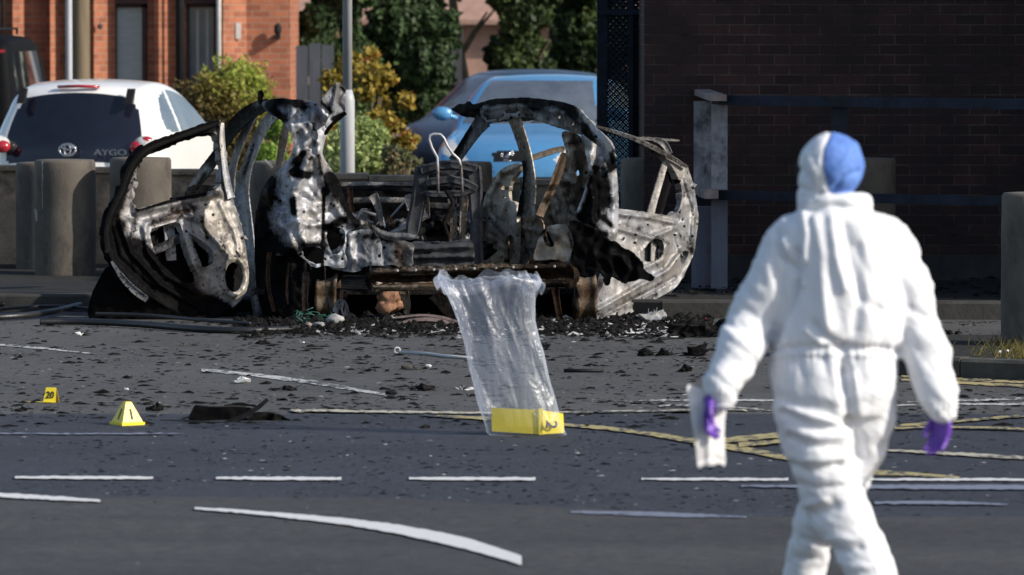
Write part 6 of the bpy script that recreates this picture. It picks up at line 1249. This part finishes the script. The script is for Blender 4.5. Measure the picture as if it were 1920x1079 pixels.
CR = [(c7([(352, 770), (470, 758), (600, 764), (700, 762), (800, 774)]), 6, -.008), (c7([(352, 784), (470, 776), (600, 782), (790, 790)]), 5, .008), (c7([(440, 440), (444, 520), (420, 600), (384, 680), (356, 730)]), 9, -.026), (c7([(396, 400), (440, 470), (452, 540)]), 8, .014), (c7([(370, 370), (380, 450), (440, 500)]), 6, -.012),
      (c7([(460, 300), (470, 380), (464, 460)]), 8, .014), (c7([(500, 330), (520, 440), (530, 600), (540, 700)]), 11, .014), (c7([(640, 420), (650, 560), (640, 700)]), 10, -.010), (c7([(600, 360), (620, 480), (660, 600)]), 10, -.012), (c7([(560, 330), (570, 450), (600, 560)]), 10, .012), (c7([(800, 360), (850, 440), (880, 560), (900, 700)]), 9, .006),
      (c7([(440, 292), (500, 290), (560, 280), (690, 300)]), 6, -.016), (c7([(500, 680), (560, 740), (600, 760)]), 8, -.014), (c7([(470, 700), (520, 745)]), 6, .012), (c7([(690, 620), (780, 660), (820, 740)]), 10, -.008), (c7([(590, 770), (600, 880), (610, 1000)]), 10, -.018), (c7([(625, 860), (640, 960), (650, 1070)]), 9, .014),
      (c8([(905, 40), (940, 200), (960, 340), (985, 480)]), 11, -.032), (c8([(590, 220), (720, 270), (840, 300)]), 7, .020), (c8([(600, 260), (730, 320), (850, 340)]), 8, -.018), (c8([(620, 380), (700, 420), (880, 430)]), 8, -.016), (c8([(620, 340), (760, 380), (900, 370)]), 8, .018), (c8([(640, 520), (720, 556), (780, 540), (880, 520)]), 8, -.024), (c8([(700, 490), (800, 500), (900, 480)]), 8, .014), (c8([(650, 620), (760, 640), (900, 630), (1010, 600)]), 6, -.012),
      (c8([(690, 760), (760, 770), (850, 740)]), 12, -.022), (c8([(720, 720), (800, 700)]), 8, .016), (c8([(820, 940), (900, 960), (980, 940)]), 7, -.016), (c8([(830, 890), (920, 900), (1020, 880)]), 7, .012), (c8([(690, 900), (780, 910)]), 6, -.012), (c8([(650, 990), (780, 1000)]), 6, -.012), (c8([(880, 1010), (960, 1040), (1060, 1030)]), 7, .012)]
for pts, w_, h_ in CR: Dp += np.where(back, 1.15-.45*LEG, 0)*h_*np.exp(-(dline(A, pts)/w_)**2)
pleat = np.sin(A[:, 0]*.42+3*np.sin(A[:, 0]*.05)); Dp += .0035*pleat*np.exp(-((A[:, 1]-662)/16)**2)*(1-ARM)
Dp += .003*np.sin(A[:, 0]*.6)*np.exp(-((A[:, 1]-735)/9)**2)*(A[:, 0] < 1400)+.003*np.sin(A[:, 0]*.6)*np.exp(-((A[:, 1]-768)/9)**2)*(A[:, 0] > 1720)
V = V+N*Dp[:, None]
# light smoothing of the displaced cloth
E = set()
for f in F:
    for i in range(len(f)): E.add((min(f[i], f[(i+1) % len(f)]), max(f[i], f[(i+1) % len(f)])))
E = np.array(list(E))
def relax(V, it):
    for _ in range(it):
        s = np.zeros_like(V); c = np.zeros(len(V)); np.add.at(s, E[:, 0], V[E[:, 1]]); np.add.at(s, E[:, 1], V[E[:, 0]]); np.add.at(c, E[:, 0], 1); np.add.at(c, E[:, 1], 1)
        V = V*.5+.5*s/np.maximum(c, 1)[:, None]
    return V
V = relax(V, 1)
def fabric():
    m, nt, b = newmat('white_nonwoven'); L = nt.links.new
    tc = node(nt, 'ShaderNodeTexCoord'); n = node(nt, 'ShaderNodeTexNoise', i_Scale=5.0, i_Detail=6.0); L(tc.outputs['Object'], n.inputs['Vector'])
    r_ = ramp(nt, [(.3, (.82, .83, .86)), (.7, (.87, .88, .92))]); L(n.outputs[0], r_.inputs[0]); L(r_.outputs[0], b.inputs['Base Color']); b.inputs['Roughness'].default_value = .6; b.inputs['Specular IOR Level'].default_value = .35
    n2 = node(nt, 'ShaderNodeTexNoise', i_Scale=16.0, i_Detail=5.0, i_Roughness=.5, i_Distortion=1.4); L(tc.outputs['Object'], n2.inputs['Vector'])
    bp = node(nt, 'ShaderNodeBump', i_Strength=.8, i_Distance=.005); L(n2.outputs[0], bp.inputs['Height']); L(bp.outputs[0], b.inputs['Normal'])
    tl = node(nt, 'ShaderNodeBsdfTranslucent'); tl.inputs[0].default_value = (.85, .83, .8, 1); ms = node(nt, 'ShaderNodeMixShader'); ms.inputs[0].default_value = .12; L(b.outputs[0], ms.inputs[1]); L(tl.outputs[0], ms.inputs[2]); L(ms.outputs[0], nt.nodes['Material Output'].inputs[0]); return m
M['suit'] = fabric()
mk('coverall', V, F, M['suit'], pr, True)
# hood, with the blue patch as a piece of its own
b = MB(); c = q_(1559, 312, 0)
b.lump(tuple(c), .110, 0, 0, 3, (1.0, 1.12, 1.05)); loft(b, [(1559, 300, 0, 59, .118), (1556, 322, 0, 59, .115), (1552, 342, 0, 56, .105), (1549, 360, 0, 54, .095), (1553, 376, 0, 58, .092), (1560, 392, 0, 62, .09)])
V, N, F = fuse(b, .0062, 5)
A = topx(V); d = np.array([.009*(abs(noise.noise(Vector((p[0]*9+2, p[1]*7, p[2]*11))))-.2)+.004*(abs(noise.noise(Vector((p[0]*22, p[1]*20, p[2]*26))))-.2) for p in V])
seam = [(1556, 250), (1545, 275), (1541, 305), (1545, 335), (1556, 368)]
d -= .006*np.exp(-(dline(A, seam)/2.5)**2); d += .007*np.exp(-(dline(A, [(1512, 290), (1530, 330), (1528, 360)])/6)**2)-.010*np.exp(-(dline(A, [(1500, 318), (1520, 345), (1538, 362)])/6)**2); d -= .010*np.exp(-(dline(A, [(1562, 362), (1580, 335), (1608, 322)])/6)**2); d += .007*np.exp(-(dline(A, [(1560, 330), (1590, 300), (1600, 275)])/8)**2); d -= .012*np.exp(-(dline(A, [(1500, 352), (1540, 366), (1600, 362)])/5)**2); d -= .006*np.exp(-(dline(A, [(1552, 340), (1585, 318), (1600, 290)])/6)**2)
V = V+N*d[:, None]
sx = np.interp(A[:, 1], [250, 275, 305, 335, 368], [1556, 1545, 1541, 1545, 1556])
isb = (A[:, 0] > sx) & (A[:, 1] < 368) & (V[:, 1] < PD+.055)
Fb = [f for f in F if all(isb[i] for i in f)]; Fw = [f for f in F if not all(isb[i] for i in f)]
def submesh(V, F):
    ids = sorted({i for f in F for i in f}); mp = {a: k for k, a in enumerate(ids)}; return V[ids], [tuple(mp[i] for i in f) for f in F]
hv, hf = submesh(V, Fw); mk('hood', hv, hf, M['suit'], pr, True)
bv, bf = submesh(V, Fb); mk('blue_cap', bv, bf, M['blue'], pr, True)
b = MB()
for i in range(60):
    p = q_(1503+random.gauss(0, 2), 300+random.uniform(-14, 22), .06+random.uniform(0, .05)); b.tube([p, p+Vector((-.010+random.gauss(0, .004), .01, -.02)), p+Vector((-.006+random.gauss(0, .005), .01, -.05))], [.003, .003, .001], 4)
b.build('hair', M['hair'], pr, True)
# gloved hands
def hand(wrist, d, w, n, sc_, curl, spread, thumb_side, name='glove', cap=None, spl=1.0):
    d = Vector(d).normalized(); w = Vector(w); w = (w-d*w.dot(d)).normalized(); n = d.cross(w) if Vector(n).dot(d.cross(w)) > 0 else -d.cross(w)
    o = Vector(wrist); b = MB()
    def pt(a, c, e): return o+(d*a+w*c+n*e)*sc_
    b.tube([pt(-.05, 0, 0), pt(0, 0, 0), pt(.03, 0, 0)], [.027*sc_, .026*sc_, .03*sc_], 14)
    for k in range(4):
        c_ = (-.031, -.010, .011, .031)[k]; b.tube([pt(.0, c_*.6, 0), pt(.045, c_*.95, .002), pt(.088-abs(k-1.3)*.004, c_, .002)], [.014*sc_, .0145*sc_, .0125*sc_], 10)
        L_ = (.072, .082, .077, .060)[k]; a0 = curl*(.5+.12*k); x, e = .088-abs(k-1.3)*.004, .002; pts = [pt(x, c_, e)]; rr_ = [.0108*sc_]
        for j, seg in enumerate((.45, .30, .25)):
            x += L_*seg*math.cos(a0); e += L_*seg*math.sin(a0); c_ += spread*(k-1.5)*.004; pts.append(pt(x, c_, e)); rr_.append((.0102, .0095, .0075)[j]*sc_); a0 += curl*(.55+.1*j)
        b.tube(pts, rr_, 10); b.lump(tuple(pts[-1]), rr_[-1]*1.02, 0, 0, 2)
        for q2, r2 in zip(pts[:-1], rr_): b.lump(tuple(q2), r2*1.03, 0, 0, 2)
    s = thumb_side; tp = [pt(.018, s*.022, .004), pt(.045, s*.044, .014), pt(.072, s*.050, .024), pt(.092, s*.046, .034)]; b.tube(tp, [.015*sc_, .0128*sc_, .0112*sc_, .0085*sc_], 10); b.lump(tuple(tp[-1]), .0088*sc_, 0, 0, 2); b.lump(tuple(tp[1]), .0128*sc_, 0, 0, 2)
    V, N, F = fuse(b, .0030*sc_, 3, .5)
    V = V+N*np.array([.0022*(abs(noise.noise(Vector(p)*60))-.2) for p in V])[:, None]
    return mk(name, V, F, M['purple'], pr, True)
hand(q_(1336, 742, -.13), (-.22, -.05, -1), (.35, .94, 0), (1, 0, 0), .92, .62, .3, -1)
hand(q_(1770, 776, -.06), (-.16, .05, -1), (.80, -.60, 0), (-.7, -.7, 0), .90, .50, .4, -1)
# feet in overshoes
for x, y, z, lab in ((1650, 1200, -.12, ''), (1500, 1180, .30, '')):
    a_ = q_(x, y, z); b = MB(); c0 = Vector((a_.x, a_.y, .06)); b.tube([c0+Vector((0, -.05, -.005)), c0+Vector((0, .05, -.01)), c0+Vector((-.01, .13, -.022)), c0+Vector((-.015, .19, -.03))], [.052, .052, .045, .028], 16, .95, up=(1, 0, 0)); b.tube([c0+Vector((0, -.02, 0)), Vector((a_.x, a_.y, a_.z+.05))], [.05, .06], 14)
    V, N, F = fuse(b, .007, 4); V[:, 2] = np.maximum(V[:, 2], .012); mk('overshoe', V, F, M['suit'], pr, True)
# paper bag held in the left hand
o = panel('paper_bag', [(1287, 721), (1302, 724), (1318, 731), (1334, 742), (1348, 746), (1363, 744), (1361, 772), (1358, 806), (1359, 840), (1361, 878), (1350, 868), (1335, 874), (1320, 872), (1308, 880), (1306, 850), (1301, 812), (1295, 776), (1290, 745)], lambda A: PD-.115+.0006*(A[:, 0]-1325)+.00004*(A[:, 1]-800)**2*.02, M['paper'], None, step=4, noi=.006, nsc=.02, kink=.006, t=.004, jit=.2, edge=(4, .006), ridges=[([(1306, 866), (1335, 858), (1360, 864)], 3, -.006), ([(1318, 735), (1328, 800), (1330, 870)], 7, .010)])
tag(o, 'narrow pale paper bag held in the left purple glove of the person', 'paper bag')
